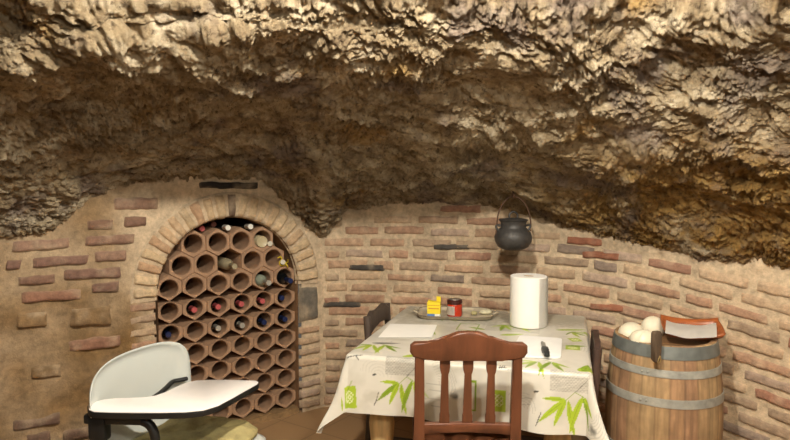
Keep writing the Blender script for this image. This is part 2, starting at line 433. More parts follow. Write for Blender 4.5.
def mr(v, a, bb, c0=0., c1=1.):
    m = N(nt, 'ShaderNodeMapRange'); m.inputs['From Min'].default_value = a; m.inputs['From Max'].default_value = bb
    m.inputs['To Min'].default_value = c0; m.inputs['To Max'].default_value = c1; L.new(v, m.inputs['Value']); return m.outputs['Result']
def math_(op, a, bb):
    m = N(nt, 'ShaderNodeMath', operation=op)
    for i, v in enumerate((a, bb)):
        if isinstance(v, (int, float)): m.inputs[i].default_value = v
        else: L.new(v, m.inputs[i])
    m.use_clamp = True; return m.outputs[0]
# an ochre bed lies low down towards the right, with pockets elsewhere
bed = math_('MULTIPLY', mr(sep.outputs['X'], .45, 1.15), mr(sep.outputs['Z'], 1.75, 1.5))
pock = mr(noise(2.6, 3, .5, off=2), .60, .70)
of = math_('ADD', math_('MULTIPLY', bed, mr(noise(5, 4, .6, off=7), .32, .5)), math_('MULTIPLY', pock, .75))
c1 = mixc(of, base, ochre)
c2 = mixc(math_('MULTIPLY', mr(noise(3.4, 4, .55, off=15), .54, .64), .75), c1, mauve)
dark = math_('MULTIPLY', mr(noise(34, 6, .75, off=3), .52, .66), .8)
dk = N(nt, 'ShaderNodeRGB'); dk.outputs[0].default_value = lin((70, 52, 34)) + (1,)
L.new(mixc(dark, c2, dk.outputs[0]), b.inputs['Base Color'])
b.inputs['Roughness'].default_value = .75; b.inputs['Specular IOR Level'].default_value = .35
bp = N(nt, 'ShaderNodeBump'); bp.inputs['Strength'].default_value = 1; bp.inputs['Distance'].default_value = .03
L.new(noise(45, 10, .75, (.8, .8, 1.4)), bp.inputs['Height']); L.new(bp.outputs['Normal'], b.inputs['Normal'])
struct(from_np('ceiling', G2.reshape(-1, 3), grid_faces(len(cols), len(tt)), M_rock))

# floor of worn clay tiles
M_floor, nt, b = new_mat('clay_floor'); L = nt.links
tc = N(nt, 'ShaderNodeTexCoord'); mp = N(nt, 'ShaderNodeMapping'); mp.inputs['Rotation'].default_value = (0, 0, .6); L.new(tc.outputs['Object'], mp.inputs['Vector'])
bt = N(nt, 'ShaderNodeTexBrick'); bt.offset = 0; bt.inputs['Scale'].default_value = 1
bt.inputs['Brick Width'].default_value = .3; bt.inputs['Row Height'].default_value = .3; bt.inputs['Mortar Size'].default_value = .005
bt.inputs['Color1'].default_value = lin((168, 136, 98)) + (1,); bt.inputs['Color2'].default_value = lin((158, 126, 90)) + (1,); bt.inputs['Mortar'].default_value = lin((140, 112, 80)) + (1,)
L.new(mp.outputs['Vector'], bt.inputs['Vector']); L.new(bt.outputs['Color'], b.inputs['Base Color']); b.inputs['Roughness'].default_value = .55
bm = bmesh.new(); bbox(bm, Vector((0, 1.6, -.05)), (6.4, 5.6, .1)); struct(from_bm('floor', bm, M_floor))

# ================================================================== BOTTLE RACK
M_tc = mat('terracotta', (164, 130, 102), .85, var=.22, scale=14, bump=.35, bscale=90)
RZ = math.atan2(DW[1], DW[0])
XW = Matrix.Rotation(RZ, 4, 'Z')       # local x along the wall, local -y into the room
def wall_pt(s, z, out=0.):
    p = wall_pos(np.array(s), z, out); return Vector(tuple(float(v) for v in p))
def tile_mesh(name, top, sh_t, sh_b, bot, w, r, Ln=.25):
    hexa = [(w, sh_b), (w, sh_t), (0, top), (-w, sh_t), (-w, sh_b), (0, bot)]
    n = 48; bm = bmesh.new(); outer = []; 
    for k in range(n):
        a = 2 * PI * k / n; dx, dz = math.cos(a), math.sin(a); best = 9
        for (x0, z0), (x1, z1) in zip(hexa, hexa[1:] + hexa[:1]):
            ex, ez = x1 - x0, z1 - z0; den = dx * ez - dz * ex
            if abs(den) < 1e-9: continue
            t = (x0 * ez - z0 * ex) / den; u = (x0 * dz - z0 * dx) / den
            if t > 0 and -1e-6 <= u <= 1 + 1e-6: best = min(best, t)
        outer.append((dx * best, dz * best))
    def ring(f, y): return [bm.verts.new((f(k)[0], y, f(k)[1])) for k in range(n)]
    O = lambda s: (lambda k: (outer[k][0] * s, outer[k][1] * s))
    I = lambda q: (lambda k: (q * math.cos(2 * PI * k / n), q * math.sin(2 * PI * k / n)))
    R = [ring(O(.997), Ln), ring(O(.997), .005), ring(O(.965), 0), ring(I(r + .005), 0), ring(I(r), .006), ring(I(r), Ln)]
    for A, B in zip(R, R[1:] + R[:1]):
        for k in range(n): bm.faces.new((A[k], A[(k + 1) % n], B[(k + 1) % n], B[k]))
    bmesh.ops.recalc_face_normals(bm, faces=bm.faces)
    me = bpy.data.meshes.new(name); bm.to_mesh(me); bm.free(); me.materials.append(M_tc)
    me.polygons.foreach_set('use_smooth', [True] * len(me.polygons)); me.set_sharp_from_angle(angle=math.radians(28)); return me
PW = .1415
me_reg = tile_mesh('bottle_tile', .0815, .041, -.041, -.0815, PW / 2, .053)
me_flat = tile_mesh('bottle_tile_low', .058, .030, -.026, -.0705, PW / 2, .0475)
me_mid = tile_mesh('bottle_tile_mid', .0815, .041, -.026, -.0705, PW / 2, .05)
RECESS = -.035
ORD = ['first', 'second', 'third', 'fourth', 'fifth', 'sixth', 'seventh', 'eighth', 'ninth']
rows = {}
for r in range(9):
    z = .880 - .129 * (r - 2) if r >= 2 else .880 + .1228 * (2 - r)
    n = (4, 5)[r] if r < 2 else 6
    x0 = SC - PW * n / 2 + PW / 2
    for c in range(n): rows[(r, c)] = (x0 + c * PW + random.uniform(-.0006, .0006), z)
for (r, c), (s, z) in rows.items():
    if (r, c) == (1, 2): continue
    o = bpy.data.objects.new('bottle_tile', me_reg if r < 3 else me_flat)
    if r == 2: o.data = me_mid
    C.objects.link(o); o.location = wall_pt(s, z + (0 if r != 2 else .0), RECESS + random.uniform(-.006, .006)); o.rotation_euler = (0, 0, RZ)
    cc = c if (r != 1 or c < 2) else c
    n = (4, 5)[r] if r < 2 else 6
    side = ORD[c] + ' from left' if c < n / 2 else (ORD[n - 1 - c] + ' from right' if c < n - 1 else 'rightmost')
    if c == 0: side = 'leftmost'
    tag(o, 'hexagonal terracotta bottle tile, %s in %s rack row from top' % (side, ORD[r]), 'bottle tile', 'terracotta tiles of the bottle rack')
# ------------------------------------------------------------------ bottles
M_glass_d = mat('dark_bottle_glass', (16, 20, 22), .12, var=.2, spec=.6)
M_glass_g = mat('pale_green_glass', (150, 158, 140), .15, var=.1)
M_navy = mat('navy_foil', (36, 46, 84), .3, var=.2)
M_redf = mat('red_foil', (190, 92, 92), .4, var=.15)
M_silver = mat('silver_foil', (190, 184, 170), .35, metal=.3, var=.15)
M_white = mat('white_cap', (232, 228, 216), .45, var=.05)
M_brown = mat('brown_foil', (120, 70, 58), .45, var=.15)
M_cream = mat('cream_bottle_glass', (196, 182, 146), .35, var=.1)
M_dustglass = mat('dusty_bottle_glass', (168, 156, 126), .4, var=.2, scale=25)
def bottle_meshes(r=.036):
    bm = bmesh.new()
    lathe(bm, [(0, .012), (r * .6, .004), (r * .92, 0), (r, .006), (r, .185), (r * .9, .205), (r * .55, .228), (.0155, .245), (.0145, .292), (0.0145, .30), (0, .30)], 28)
    cap = bmesh.new()
    lathe(cap, [(.0155, .236), (.0163, .24), (.0155, .285), (.0168, .287), (.0168, .297), (.0155, .302), (0, .3025)], 24)
    return bm, cap
def bottle(label, body_m, cap_m, neck_out, s=None, z=None, r=.036, group=None, flip=False, M=None):
    """a bottle lying along the tile, its mouth towards the room; neck_out = how far the mouth stands from the wall face"""
    t = thing('wine_bottle', label, 'bottle', group=group)
    a, c = bottle_meshes(r)
    from_bm('bottle_body', a, body_m, t, smooth=True, auto=50); 
    from_bm('capsule', c, cap_m, t, smooth=True, auto=50)
    if M is None:
        # local z -> out of the wall
        n = wall_n(np.array(.4)); R = Vector((n[0], n[1], 0)).to_track_quat('Z', 'Y').to_matrix().to_4x4()
        p = wall_pt(s, z, neck_out); 
        if not flip: p = p - R @ Vector((0, 0, .3025)); M = Matrix.Translation(p) @ R
        else: M = Matrix.Translation(p) @ R @ Matrix.Rotation(PI, 4, 'X')
    t.matrix_world = M
    return t
GB = 'bottles lying in the rack'
def in_tile(r, c): 
    s, z = rows[(r, c)]; rad = .053 if r < 2 else .050 if r == 2 else .0475
    return s, z - (rad - .0372)
for (r, c, bmt, cmt, out, lab) in [
    (3, 1, M_glass_d, M_redf, -.045, 'dark bottle with pink-red capsule, second hole of fourth rack row'),
    (3, 2, M_glass_d, M_redf, -.045, 'dark bottle with pink-red capsule, third hole of fourth rack row'),
    (3, 3, M_glass_d, M_redf, -.04, 'dark bottle with red capsule, fourth hole of fourth rack row'),
    (3, 4, M_glass_d, M_redf, -.05, 'dark bottle with red capsule, fifth hole of fourth rack row'),
    (3, 5, M_glass_d, M_navy, -.07, 'dark bottle sunk in the rightmost hole of fourth rack row'),
    (4, 0, M_glass_d, M_navy, -.07, 'dark bottle in the leftmost hole of fifth rack row'),
    (4, 2, M_glass_d, M_silver, -.05, 'dark bottle with silver capsule, third hole of fifth rack row'),
    (4, 3, M_glass_d, M_silver, -.03, 'dark bottle with silver capsule, fourth hole of fifth rack row'),
    (4, 4, M_glass_d, M_navy, -.03, 'dark bottle with navy capsule, fifth hole of fifth rack row'),
    (4, 5, M_glass_d, M_navy, -.03, 'dark bottle with navy capsule, rightmost hole of fifth rack row'),
    (2, 4, M_glass_g, M_silver, .045, 'pale bottle neck with silver capsule sticking out of third rack row'),
    (2, 5, M_glass_d, M_navy, .05, 'dark bottle with blue capsule sticking out of rightmost third row hole')]:
    s, z = in_tile(r, c); bottle(lab, bmt, cmt, out, s, z, group=GB)
s, z = in_tile(0, 3); bottle('cream bottle seen by its round base in rightmost top row hole', M_cream, M_cream, -.045, s, z + .000, r=.0365, group=GB, flip=True)
# bottle in the gap of the second row
s, z = rows[(1, 2)]
bottle('pale dusty bottle lying in the gap where a second row tile is missing', M_dustglass, M_dustglass, .03, s + .005, z - .041 + .022, r=.034, group=GB)
# bottles lying on the top row
zt = rows[(0, 0)][1] + .041
for s, cm, out, lab, dz in ((SC - PW, M_redf, -.09, 'bottle with dark red cap lying above first top row tile joint', .0), (SC - PW * .43, M_brown, -.12, 'bottle with brown cap lying highest under the arch crown', .02),
                   (SC + .00, M_white, -.05, 'bottle with white cap lying above middle of top rack row', .0), (SC + PW * 1.0, M_white, -.05, 'bottle with white cap lying on right part of top rack row', .0)):
    bottle(lab, M_glass_d, cm, out, s, zt + .036 + dz + (.003), r=.033, group='bottles lying on top of the rack')
# two bottles leaning into the spandrel at the right
def leaning(label, px0, py0, px1, py1, dy0, dy1, bm_, cm_, rr_):
    u0, z0 = wall_hit(px0, py0); u1, z1 = wall_hit(px1, py1)
    p0 = wall_pt(u0, z0, dy0); p1 = wall_pt(u1, z1, dy1); d = (p1 - p0).normalized()
    R = d.to_track_quat('Z', 'Y').to_matrix().to_4x4()
    return bottle(label, bm_, cm_, 0, r=rr_, group=GB, M=Matrix.Translation(p1 - d * .3025) @ R)
leaning('dusty bottle tilted beside top rack row, neck towards the arch', 283, 250, 272, 244, -.19, -.03, M_dustglass, M_dustglass, .030)
yb_ = leaning('dusty bottle with yellow ribbon on its neck leaning inside right arch edge', 293, 272, 283, 262, -.2, .0, M_dustglass, M_dustglass, .032)
M_yel = mat('yellow_ribbon', (222, 196, 40), .5, var=.1)
bm = bmesh.new()
tube(bm, [(.018 * math.cos(a), .018 * math.sin(a), .268 + .002 * math.sin(3 * a)) for a in np.linspace(0, 2 * PI, 16)], .004, 6, 2)
tube(bm, [(.018, 0, .268), (.034, .004, .285), (.03, .012, .31)], .004, 6, 5, .4); tube(bm, [(.018, 0, .268), (.03, -.02, .27), (.034, -.03, .25)], .004, 6, 5, .4)
tube(bm, [(.0, .018, .268), (-.01, .036, .28), (-.03, .03, .29)], .0045, 6, 5, .4)
from_bm('ribbon', bm, M_yel, yb_, smooth=True)

# ================================================================== TABLE
TA = math.atan2(-.26, .923); TW, TD, TZ = .955, 1.0, .757
tdir = Vector((math.cos(TA), math.sin(TA), 0)); tnor = Vector((-math.sin(TA), math.cos(TA), 0))
TO = Vector((-.187, 2.578, 0))                      # near-left corner
def tpt(a, b, z=0): return TO + tdir * a + tnor * b + Vector((0, 0, z))
M_legw = mat('pale_turned_wood', (208, 178, 128), .5, var=.18, scale=9, stretch=(6, 6, 1))
table = thing('dining_table', 'wooden table with pale turned legs under the patterned cloth', 'table', tpt(TW / 2, TD / 2), TA)
bm = bmesh.new(); bbox(bm, Vector((0, 0, TZ - .021)), (TW - .012, TD - .012, .03), .004); from_bm('tabletop', bm, M_legw, table)
bm = bmesh.new()
for sy in (-1, 1): bbox(bm, Vector((0, sy * (TD / 2 - .085), TZ - .086)), (TW - .22, .02, .1), .002)
for sx in (-1, 1): bbox(bm, Vector((sx * (TW / 2 - .085), 0, TZ - .086)), (.02, TD - .22, .1), .002)
from_bm('apron', bm, M_legw, table)
lp = [(0, 0), (.028, 0), (.034, .03), (.026, .06), (.03, .1), (.036, .2), (.05, .36), (.056, .43), (.05, .49), (.036, .515), (.05, .53), (.054, .545), (.05, .56), (.04, .575), (.048, .60), (.048, TZ - .036), (0, TZ - .036)]
for sx in (-1, 1):
    for sy in (-1, 1):
        bm = bmesh.new(); lathe(bm, lp, 28, Matrix.Translation((sx * (TW / 2 - .105), sy * (TD / 2 - .105), 0))); from_bm('leg', bm, M_legw, table, smooth=True, auto=45)

# ---- cloth: a flat sheet, folded over the table edges
DROP = .25; st_ = .0034
ca = np.arange(-DROP, TW + DROP + st_, st_); cb = np.arange(-DROP, TD + DROP + st_, st_)
A_, B_ = np.meshgrid(ca, cb, indexing='ij')
qa = np.clip(A_, 0, TW); qb = np.clip(B_, 0, TD); ea = A_ - qa; eb = B_ - qb; dd = np.hypot(ea, eb)
with np.errstate(all='ignore'):
    na = np.where(dd > 0, ea / dd, 0); nb = np.where(dd > 0, eb / dd, 0)
corner = np.clip(np.abs(na * nb) * 2, 0, 1)
rad = .022; arc = rad * PI / 2
side = np.where(np.abs(ea) > np.abs(eb), .03, .10)
out = np.where(dd < arc, rad * np.sin(dd / rad), rad + (dd - arc) * (side + .30 * corner ** 1.5))
drop = np.where(dd < arc, rad * (1 - np.cos(np.minimum(dd, arc) / rad)), rad + (dd - arc) * np.sqrt(np.maximum(.2, 1 - (side + .30 * corner ** 1.5) ** 2)))
edge = np.where(np.abs(ea) > np.abs(eb), B_, A_)
wave = (np.sin(edge * 17 + .6) * .012 + np.sin(edge * 31 + 2) * .005) * np.clip(dd / DROP, 0, 1.2) ** 1.3
out = out + wave
X_ = qa + na * out; Y_ = qb + nb * out
Z_ = TZ + .004 - drop + .0012 * pnoise(np.stack([A_ * 5, B_ * 5, 0 * A_], -1)) * (dd == 0) + .0005
VV = np.stack([TO.x + tdir.x * X_ + tnor.x * Y_, TO.y + tdir.y * X_ + tnor.y * Y_, Z_], -1)
# printed pattern in the sheet's own coordinates
T = np.ones(A_.shape + (3,)) * np.array(lin((204, 199, 187)))
P3 = np.stack([A_, B_, 0 * A_], -1)
sm = np.clip(fbm(P3 * 5 + 3, 4) * 1.3, 0, 1)[..., None]; T = T * (1 - .5 * sm) + np.array(lin((160, 154, 138))) * .5 * sm
def blend(mask, rgb, k=1.):
    m = (np.clip(mask, 0, 1) * k)[..., None]; T[:] = T * (1 - m) + np.array(lin(rgb)) * m
GREEN = (156, 178, 48); GREEN2 = (124, 150, 38); GREY = (138, 134, 124); DK = (70, 68, 64)
def loc_(a0, b0, ang):
    c, s = math.cos(ang), math.sin(ang); x = A_ - a0; y = B_ - b0; return x * c + y * s, -x * s + y * c
def leaf(a0, b0, ang, ln, w, rgb, k=1.):
    """pointed leaf from its stem end (a0,b0) along ang"""
    x, y = loc_(a0, b0, ang); t = x / ln
    hw = 1.25 * w * np.where((t > 0) & (t < 1), np.clip(t, 0, 1) ** .6 * np.clip(1 - t, 0, 1) ** .9 * 1.9, 0)
    m = (np.abs(y - .12 * ln * t * t) < hw); blend(m.astype(float), rgb, k)
    blend((np.abs(y - .12 * ln * t * t) < hw * .16).astype(float), tuple(int(v * .75) for v in rgb), .5 * k)
def weave(a0, b0, w, h, rgb=GREY, ang=0., k=.75):
    x, y = loc_(a0, b0, ang); m = ((np.abs(x) < w / 2) & (np.abs(y) < h / 2)).astype(float)
    pat = .55 + .45 * np.sign(np.sin(x * 520) * np.sin(y * 470)) * (pnoise(P3 * 60) > -.25)
    pat2 = np.clip(.5 + pnoise(np.stack([x * 25, y * 260, 0 * x], -1)), 0, 1)
    blend(m * np.clip(pat * .5 + pat2 * .6, 0, 1), rgb, k)
def lattice(a0, b0, s, ang=0.):
    x, y = loc_(a0, b0, ang); m = ((np.abs(x) < s / 2) & (np.abs(y) < s * .6)).astype(float); blend(m, GREEN)
    g = ((np.abs(np.sin((x + y) * 190)) < .42) | (np.abs(np.sin((x - y) * 190)) < .42)) & (np.hypot(x, y) < s * .36); blend(g.astype(float), (226, 226, 190), .85)
def frame(a0, b0, w, h, t=.008, rgb=GREEN2):
    x, y = np.abs(A_ - a0), np.abs(B_ - b0); m = (x < w / 2) & (y < h / 2) & ~((x < w / 2 - t) & (y < h / 2 - t)); blend(m.astype(float), rgb)
def fern(a0, b0, ang, r, rgb=GREY, k=.6):
    k = k * .6
    x, y = loc_(a0, b0, ang); rr_ = np.hypot(x, y); m = (rr_ < r) & (np.abs(np.sin(rr_ * 260 + np.arctan2(y, x) * 3 + 3 * pnoise(P3 * 14))) < .5) & (x > .1 * r); blend(m.astype(float), rgb, k)
def blob(a0, b0, ra, rb, rgb, ang=0., k=.8):
    x, y = loc_(a0, b0, ang); m = np.clip(1.6 - 1.5 * np.hypot(x / ra, y / rb) + .5 * pnoise(P3 * 45), 0, 1); blend(m, rgb, k)
def twig(pts, w, rgb, k=.9):
    for (x0, y0), (x1, y1) in zip(pts, pts[1:]):
        L_ = math.hypot(x1 - x0, y1 - y0); x, y = loc_(x0, y0, math.atan2(y1 - y0, x1 - x0)); m = (x > -w) & (x < L_ + w) & (np.abs(y) < w); blend(m.astype(float), rgb, k)
def bamboo(a0, b0, sc=1., rot=0.):
    for dx, dy, an, ln, w in ((0, 0, -2.55, .12, .012), (.0, .0, -2.1, .10, .011), (.008, 0, -1.5, .13, .011), (.055, .015, -2.0, .14, .012), (.06, .015, -1.3, .12, .012), (.058, .012, -.8, .09, .010), (.0, .0, 3.0, .08, .009)):
        leaf(a0 + dx * sc, b0 + dy * sc, an + rot, ln * sc, w * sc, GREEN if random.random() < .6 else GREEN2)
    twig([(a0, b0), (a0 + .03 * sc, b0 + .03 * sc), (a0 + .058 * sc, b0 + .015 * sc)], .0018, GREEN2)
    twig([(a0 + .03 * sc, b0 + .03 * sc), (a0 + .07 * sc, b0 + .075 * sc)], .0016, DK, .6)
def cp(px, py):
    """where a point of the photographed cloth lies on the flat sheet"""
    p = atz(px, py, TZ + .004) - TO; a = p.dot(tdir); b_ = p.dot(tnor)
    if b_ >= 0: return a, b_
    d0 = ray(px, py); o = Vector((0, 0, CAMZ)); t = ((TO - tnor * .03) - o).dot(tnor) / d0.dot(tnor); h = o + d0 * t
    return (h - TO).dot(tdir), -(TZ - h.z)
# big grey washes on the far half of the top
blob(.30, .86, .50, .24, (142, 136, 116), 0, .8); blob(.80, .88, .3, .2, (150, 146, 128), 0, .7)
weave(.62, .62, .26, .14, (150, 146, 132)); weave(.12, .60, .18, .12, (160, 154, 138))
weave(*cp(400, 370), .13, .085); weave(*cp(570, 386), .15, .085); weave(*cp(520, 322), .13, .10)
lattice(*cp(349, 400), .075, .1); lattice(*cp(497, 405), .07); lattice(*cp(573, 348), .06)
twig([cp(352, 385), cp(348, 395)], .003, GREEN2, .5)
bamboo(*cp(399, 388)); bamboo(*cp(566, 405), 1.1)
bamboo(*cp(372, 345), 1.0, .3); bamboo(*cp(537, 362), 1.0, 0); bamboo(*cp(440, 318), .9, 2.0); bamboo(*cp(572, 332), .9, 1.2)
leaf(*cp(400, 358), .5, .13, .02, GREEN); leaf(*cp(428, 357), .15, .10, .018, GREEN); leaf(*cp(578, 372), .6, .10, .03, GREEN); leaf(*cp(583, 373), 1.2, .09, .022, GREEN2)
leaf(*cp(372, 343), .1, .13, .018, DK, .7); leaf(*cp(440, 345), .4, .11, .02, GREEN); leaf(*cp(500, 335), .3, .12, .018, GREEN); leaf(*cp(485, 330), 2.6, .1, .015, GREEN2)
frame(*cp(472, 400), .035, .12, .007); frame(*cp(468, 327), .10, .14, .007)
blob(*cp(455, 400), .026, .012, DK); blob(*cp(340, 420), .045, .03, GREY, .4, .75); blob(*cp(607, 432), .03, .02, DK)
fern(*cp(436, 385), .4, .085); fern(*cp(604, 415), -.6, .15); fern(*cp(375, 380), 1.4, .07, GREY, .3); fern(.85, .35, .9, .13); fern(.05, .35, .2, .1)
twig([cp(346, 362), cp(354, 360), cp(361, 359)], .0024, DK); twig([cp(354, 360), cp(358, 364)], .002, DK)
twig([cp(379, 396), cp(377, 404), cp(375, 408)], .0022, DK); leaf(*cp(372, 379), .1, .02, .005, DK); leaf(*cp(533, 396), .1, .025, .005, DK); twig([cp(541, 416), cp(536, 428)], .002, DK)
# short scribble printed under the chair's right post
for k_ in range(3):
    x, y = cp(499.5 + 2.4 * k_, 371); twig([(x, y + .008), (x - .002, y - .008), (x + .006, y - .006)], .0018, DK)
x, y = cp(507, 375); twig([(x, y), (x + .03, y + .004), (x + .05, y)], .0016, DK)
for px, py, an in ((335, 425, 1.2), (333, 410, 1.5)): leaf(*cp(px, py), an, .06, .012, GREEN)
for px, py, ra, rb, an in ((372, 400, .05, .03, .3), (425, 400, .05, .06, 0), (520, 395, .04, .05, .2), (445, 375, .05, .02, 0), (545, 345, .07, .03, .4), (400, 340, .06, .02, .2), (365, 352, .05, .02, 0)): blob(*cp(px, py), ra, rb, (176, 170, 154), an, .55)
for px, py in ((432, 388), (434, 394), (431, 402), (436, 409), (523, 402), (521, 408)): twig([cp(px - 6, py), cp(px + 9, py + .8)], .0016, GREY, .7)
bamboo(*cp(505, 325), 1.1, .8); bamboo(*cp(420, 330), 1.0, -.5); leaf(*cp(556, 330), .2, .15, .016, GREEN); leaf(*cp(566, 346), .1, .09, .016, GREEN2); lattice(*cp(575, 340), .05, .4)
blob(*cp(600, 340), .05, .1, GREY, 0, .5); fern(*cp(520, 410), 1., .06); fern(*cp(470, 345), .3, .1)
# the same print repeats on the drops that hang at the sides and at the back
for b0 in (.2, .62): bamboo(-.1, b0, 1, -1.4); weave(-.15, b0 + .2, .09, .12)
for b0 in (.15, .55, .85): bamboo(TW + .06, b0, 1, 1.4)
m_, nt, b = new_mat('printed_oilcloth'); L = nt.links
atn = N(nt, 'ShaderNodeAttribute', attribute_name='tint'); L.new(atn.outputs['Color'], b.inputs['Base Color']); b.inputs['Roughness'].default_value = .33; b.inputs['Specular IOR Level'].default_value = .5
nz = N(nt, 'ShaderNodeTexNoise'); nz.inputs['Scale'].default_value = 9; tc = N(nt, 'ShaderNodeTexCoord'); L.new(tc.outputs['Object'], nz.inputs['Vector'])
bp = N(nt, 'ShaderNodeBump'); bp.inputs['Strength'].default_value = .25; bp.inputs['Distance'].default_value = .02; L.new(nz.outputs['Fac'], bp.inputs['Height']); L.new(bp.outputs['Normal'], b.inputs['Normal'])
cloth = from_np('tablecloth', VV.reshape(-1, 3), grid_faces(len(ca), len(cb)), m_, None, T.reshape(-1, 3))
tag(cloth, 'glossy white tablecloth printed with green bamboo leaves and grey squares', 'tablecloth')
TOPZ = TZ + .0062

# ------------------------------------------------------------------ things on the table
M_paper = mat('white_paper', (240, 236, 228), .8, var=.02, bump=.15, bscale=300)
M_card = mat('cardboard_core', (176, 150, 118), .9)
p = atz(528, 325, TOPZ)
t = thing('paper_roll', 'tall white paper towel roll standing on the table', 'paper roll', p + Vector((0, .0, 0)))
R_, Hh = .0905, .25
bm = bmesh.new(); lathe(bm, [(.026, 0), (R_ - .003, 0), (R_, .003), (R_ + .0006, Hh / 2), (R_, Hh - .003), (R_ - .003, Hh), (.026, Hh), (.026, 0)], 64); from_bm('paper', bm, M_paper, t, smooth=True, auto=40)
bm = bmesh.new(); lathe(bm, [(.0255, .001), (.0255, Hh - .002), (.023, Hh - .002), (.023, .001), (.0255, .001)], 32); from_bm('core', bm, M_card, t, smooth=True, auto=40)
bm = bmesh.new(); pr = [(R_ + .0015) * (1 + .06 * max(0, (i - 12) / 8) ** 2) for i in range(21)]; an = [-1.2 + 1.15 * i / 20 for i in range(21)]
vs_ = [[bm.verts.new((pr[i] * math.cos(an[i]), pr[i] * math.sin(an[i]), z)) for z in (.003, Hh - .004)] for i in range(21)]
for i in range(20): bm.faces.new((vs_[i][0], vs_[i + 1][0], vs_[i + 1][1], vs_[i][1]))
bmesh.ops.solidify(bm, geom=bm.faces[:], thickness=.0008); from_bm('loose_sheet', bm, M_paper, t, auto=40)

# tray
M_tray = mat('worn_tray_lacquer', (176, 164, 142), .35, var=.3, scale=22)
M_trim = mat('dark_tray_rim', (120, 106, 86), .4)
pc = atz(455, 315.5, TOPZ); tl, tw = .198, .128
t = thing('serving_tray', 'oval grey tray with a dark rim and cut-out handles at back of table', 'tray', pc, TA * .35)
def oval(l, w, n=64, e=5.):
    return [(l * math.copysign(abs(math.cos(a)) ** (2 / e), math.cos(a)), w * math.copysign(abs(math.sin(a)) ** (2 / e), math.sin(a))) for a in np.linspace(0, 2 * PI, n, endpoint=False)]
def loft(bm, rings):
    vs = [[bm.verts.new(p) for p in r] for r in rings]
    for A, B in zip(vs, vs[1:]):
        for k in range(len(A)): bm.faces.new((A[k], A[(k + 1) % len(A)], B[(k + 1) % len(B)], B[k]))
    return vs
bm = bmesh.new(); z3 = lambda o, z: [(x, y, z) for x, y in o]
vs_ = loft(bm, [z3(oval(tl - .03, tw - .03), .004), z3(oval(tl - .012, tw - .012), .006), z3(oval(tl, tw), .02), z3(oval(tl + .002, tw + .002), .0185), z3(oval(tl - .01, tw - .01), .002), z3(oval(tl - .03, tw - .03), .0)])
bm.faces.new(vs_[0]); bm.faces.new(vs_[-1][::-1]); from_bm('tray_body', bm, M_tray, t, smooth=True, auto=50)
bm = bmesh.new(); o_ = oval(tl + .001, tw + .001); tube(bm, [(x, y, .0195) for x, y in o_] + [(o_[0][0], o_[0][1], .0195)], .0032, 6, 0); from_bm('rim', bm, M_trim, t, smooth=True)
for sx in (-1, 1):
    bm = bmesh.new(); tube(bm, [(sx * (tl - .002), -.045, .021), (sx * (tl + .018), -.028, .026), (sx * (tl + .022), 0, .028), (sx * (tl + .018), .028, .026), (sx * (tl - .002), .045, .021)], .0065, 8, 6, .6); from_bm('handle', bm, M_tray, t, smooth=True)
TRZ = TOPZ + .0045
# carton
M_yc = mat('yellow_carton', (232, 206, 40), .5, var=.04); M_bc = mat('blue_carton', (92, 128, 184), .5, var=.05); M_wc = mat('carton_white', (232, 230, 216), .5, var=.03); M_or = mat('orange_print', (206, 150, 40), .5)
p = atz(434, 317.5, TRZ)
t = thing('food_carton', 'small yellow carton with blue base band standing on tray', 'carton', p, -.15); t.scale = (1.1, 1.1, 1.15)
bm = bmesh.new(); bbox(bm, Vector((0, 0, .047)), (.062, .042, .053), .001); from_bm('carton_body', bm, M_yc, t)
bm = bmesh.new(); bbox(bm, Vector((-.013, 0, .0105)), (.036, .042, .02), .0006); from_bm('blue_band', bm, M_bc, t)
bm = bmesh.new(); bbox(bm, Vector((.0182, 0, .0105)), (.0258, .042, .02), .0006); from_bm('white_panel', bm, M_wc, t)
bm = bmesh.new(); bbox(bm, Vector((0, -.0212, .046)), (.05, .0012, .006)); bbox(bm, Vector((0, -.0212, .060)), (.056, .0012, .003)); from_bm('print_band', bm, M_or, t)
bm = bmesh.new(); bbox(bm, Vector((.02, .019, .084)), (.02, .002, .022), 0, Matrix.Rotation(.15, 4, 'X')); bbox(bm, Vector((-.012, -.002, .0755)), (.034, .034, .002), 0, Matrix.Rotation(.12, 4, 'Y')); from_bm('flap', bm, M_yc, t)
# jar
p = atz(454.5, 316, TRZ)
M_jar = mat('tomato_red_jar', (176, 52, 30), .12, var=.2, scale=40, spec=.6); M_lid = mat('dark_red_lid', (66, 26, 22), .3); M_lab = mat('jar_label', (226, 218, 206), .6)
M_ltop = mat('lid_top', (150, 140, 132), .35, metal=.3); M_lr = mat('label_red', (204, 60, 36), .5)
t = thing('jam_jar', 'squat red jar with a dark lid and white label standing on tray', 'jar', p, .0); t.scale = (1.17, 1.17, 1.17)
bm = bmesh.new(); lathe(bm, [(0, 0), (.03, 0), (.034, .004), (.035, .012), (.035, .05), (.033, .057), (.029, .062), (0, .062)], 36); from_bm('glass', bm, M_jar, t, smooth=True, auto=50)
bm = bmesh.new(); lathe(bm, [(.030, .058), (.0345, .058), (.035, .06), (.035, .074), (.033, .076), (.028, .0765), (.027, .0755), (.0, .0755), (0, .062), (.030, .058)], 36); from_bm('lid', bm, M_lid, t, smooth=True, auto=40)
bm = bmesh.new(); lathe(bm, [(0, .0764), (.024, .0764), (.0245, .0768), (0, .0769)], 24); from_bm('lid_button', bm, M_ltop, t, smooth=True)
bm = bmesh.new()
def arcpatch(bm, r, a0, a1, z0, z1, n=12):
    v = [[bm.verts.new((r * math.cos(a), r * math.sin(a), z)) for z in (z0, z1)] for a in np.linspace(a0, a1, n)]
    for i in range(n - 1): bm.faces.new((v[i][0], v[i + 1][0], v[i + 1][1], v[i][1]))
    bmesh.ops.solidify(bm, geom=bm.faces[:], thickness=.0004)
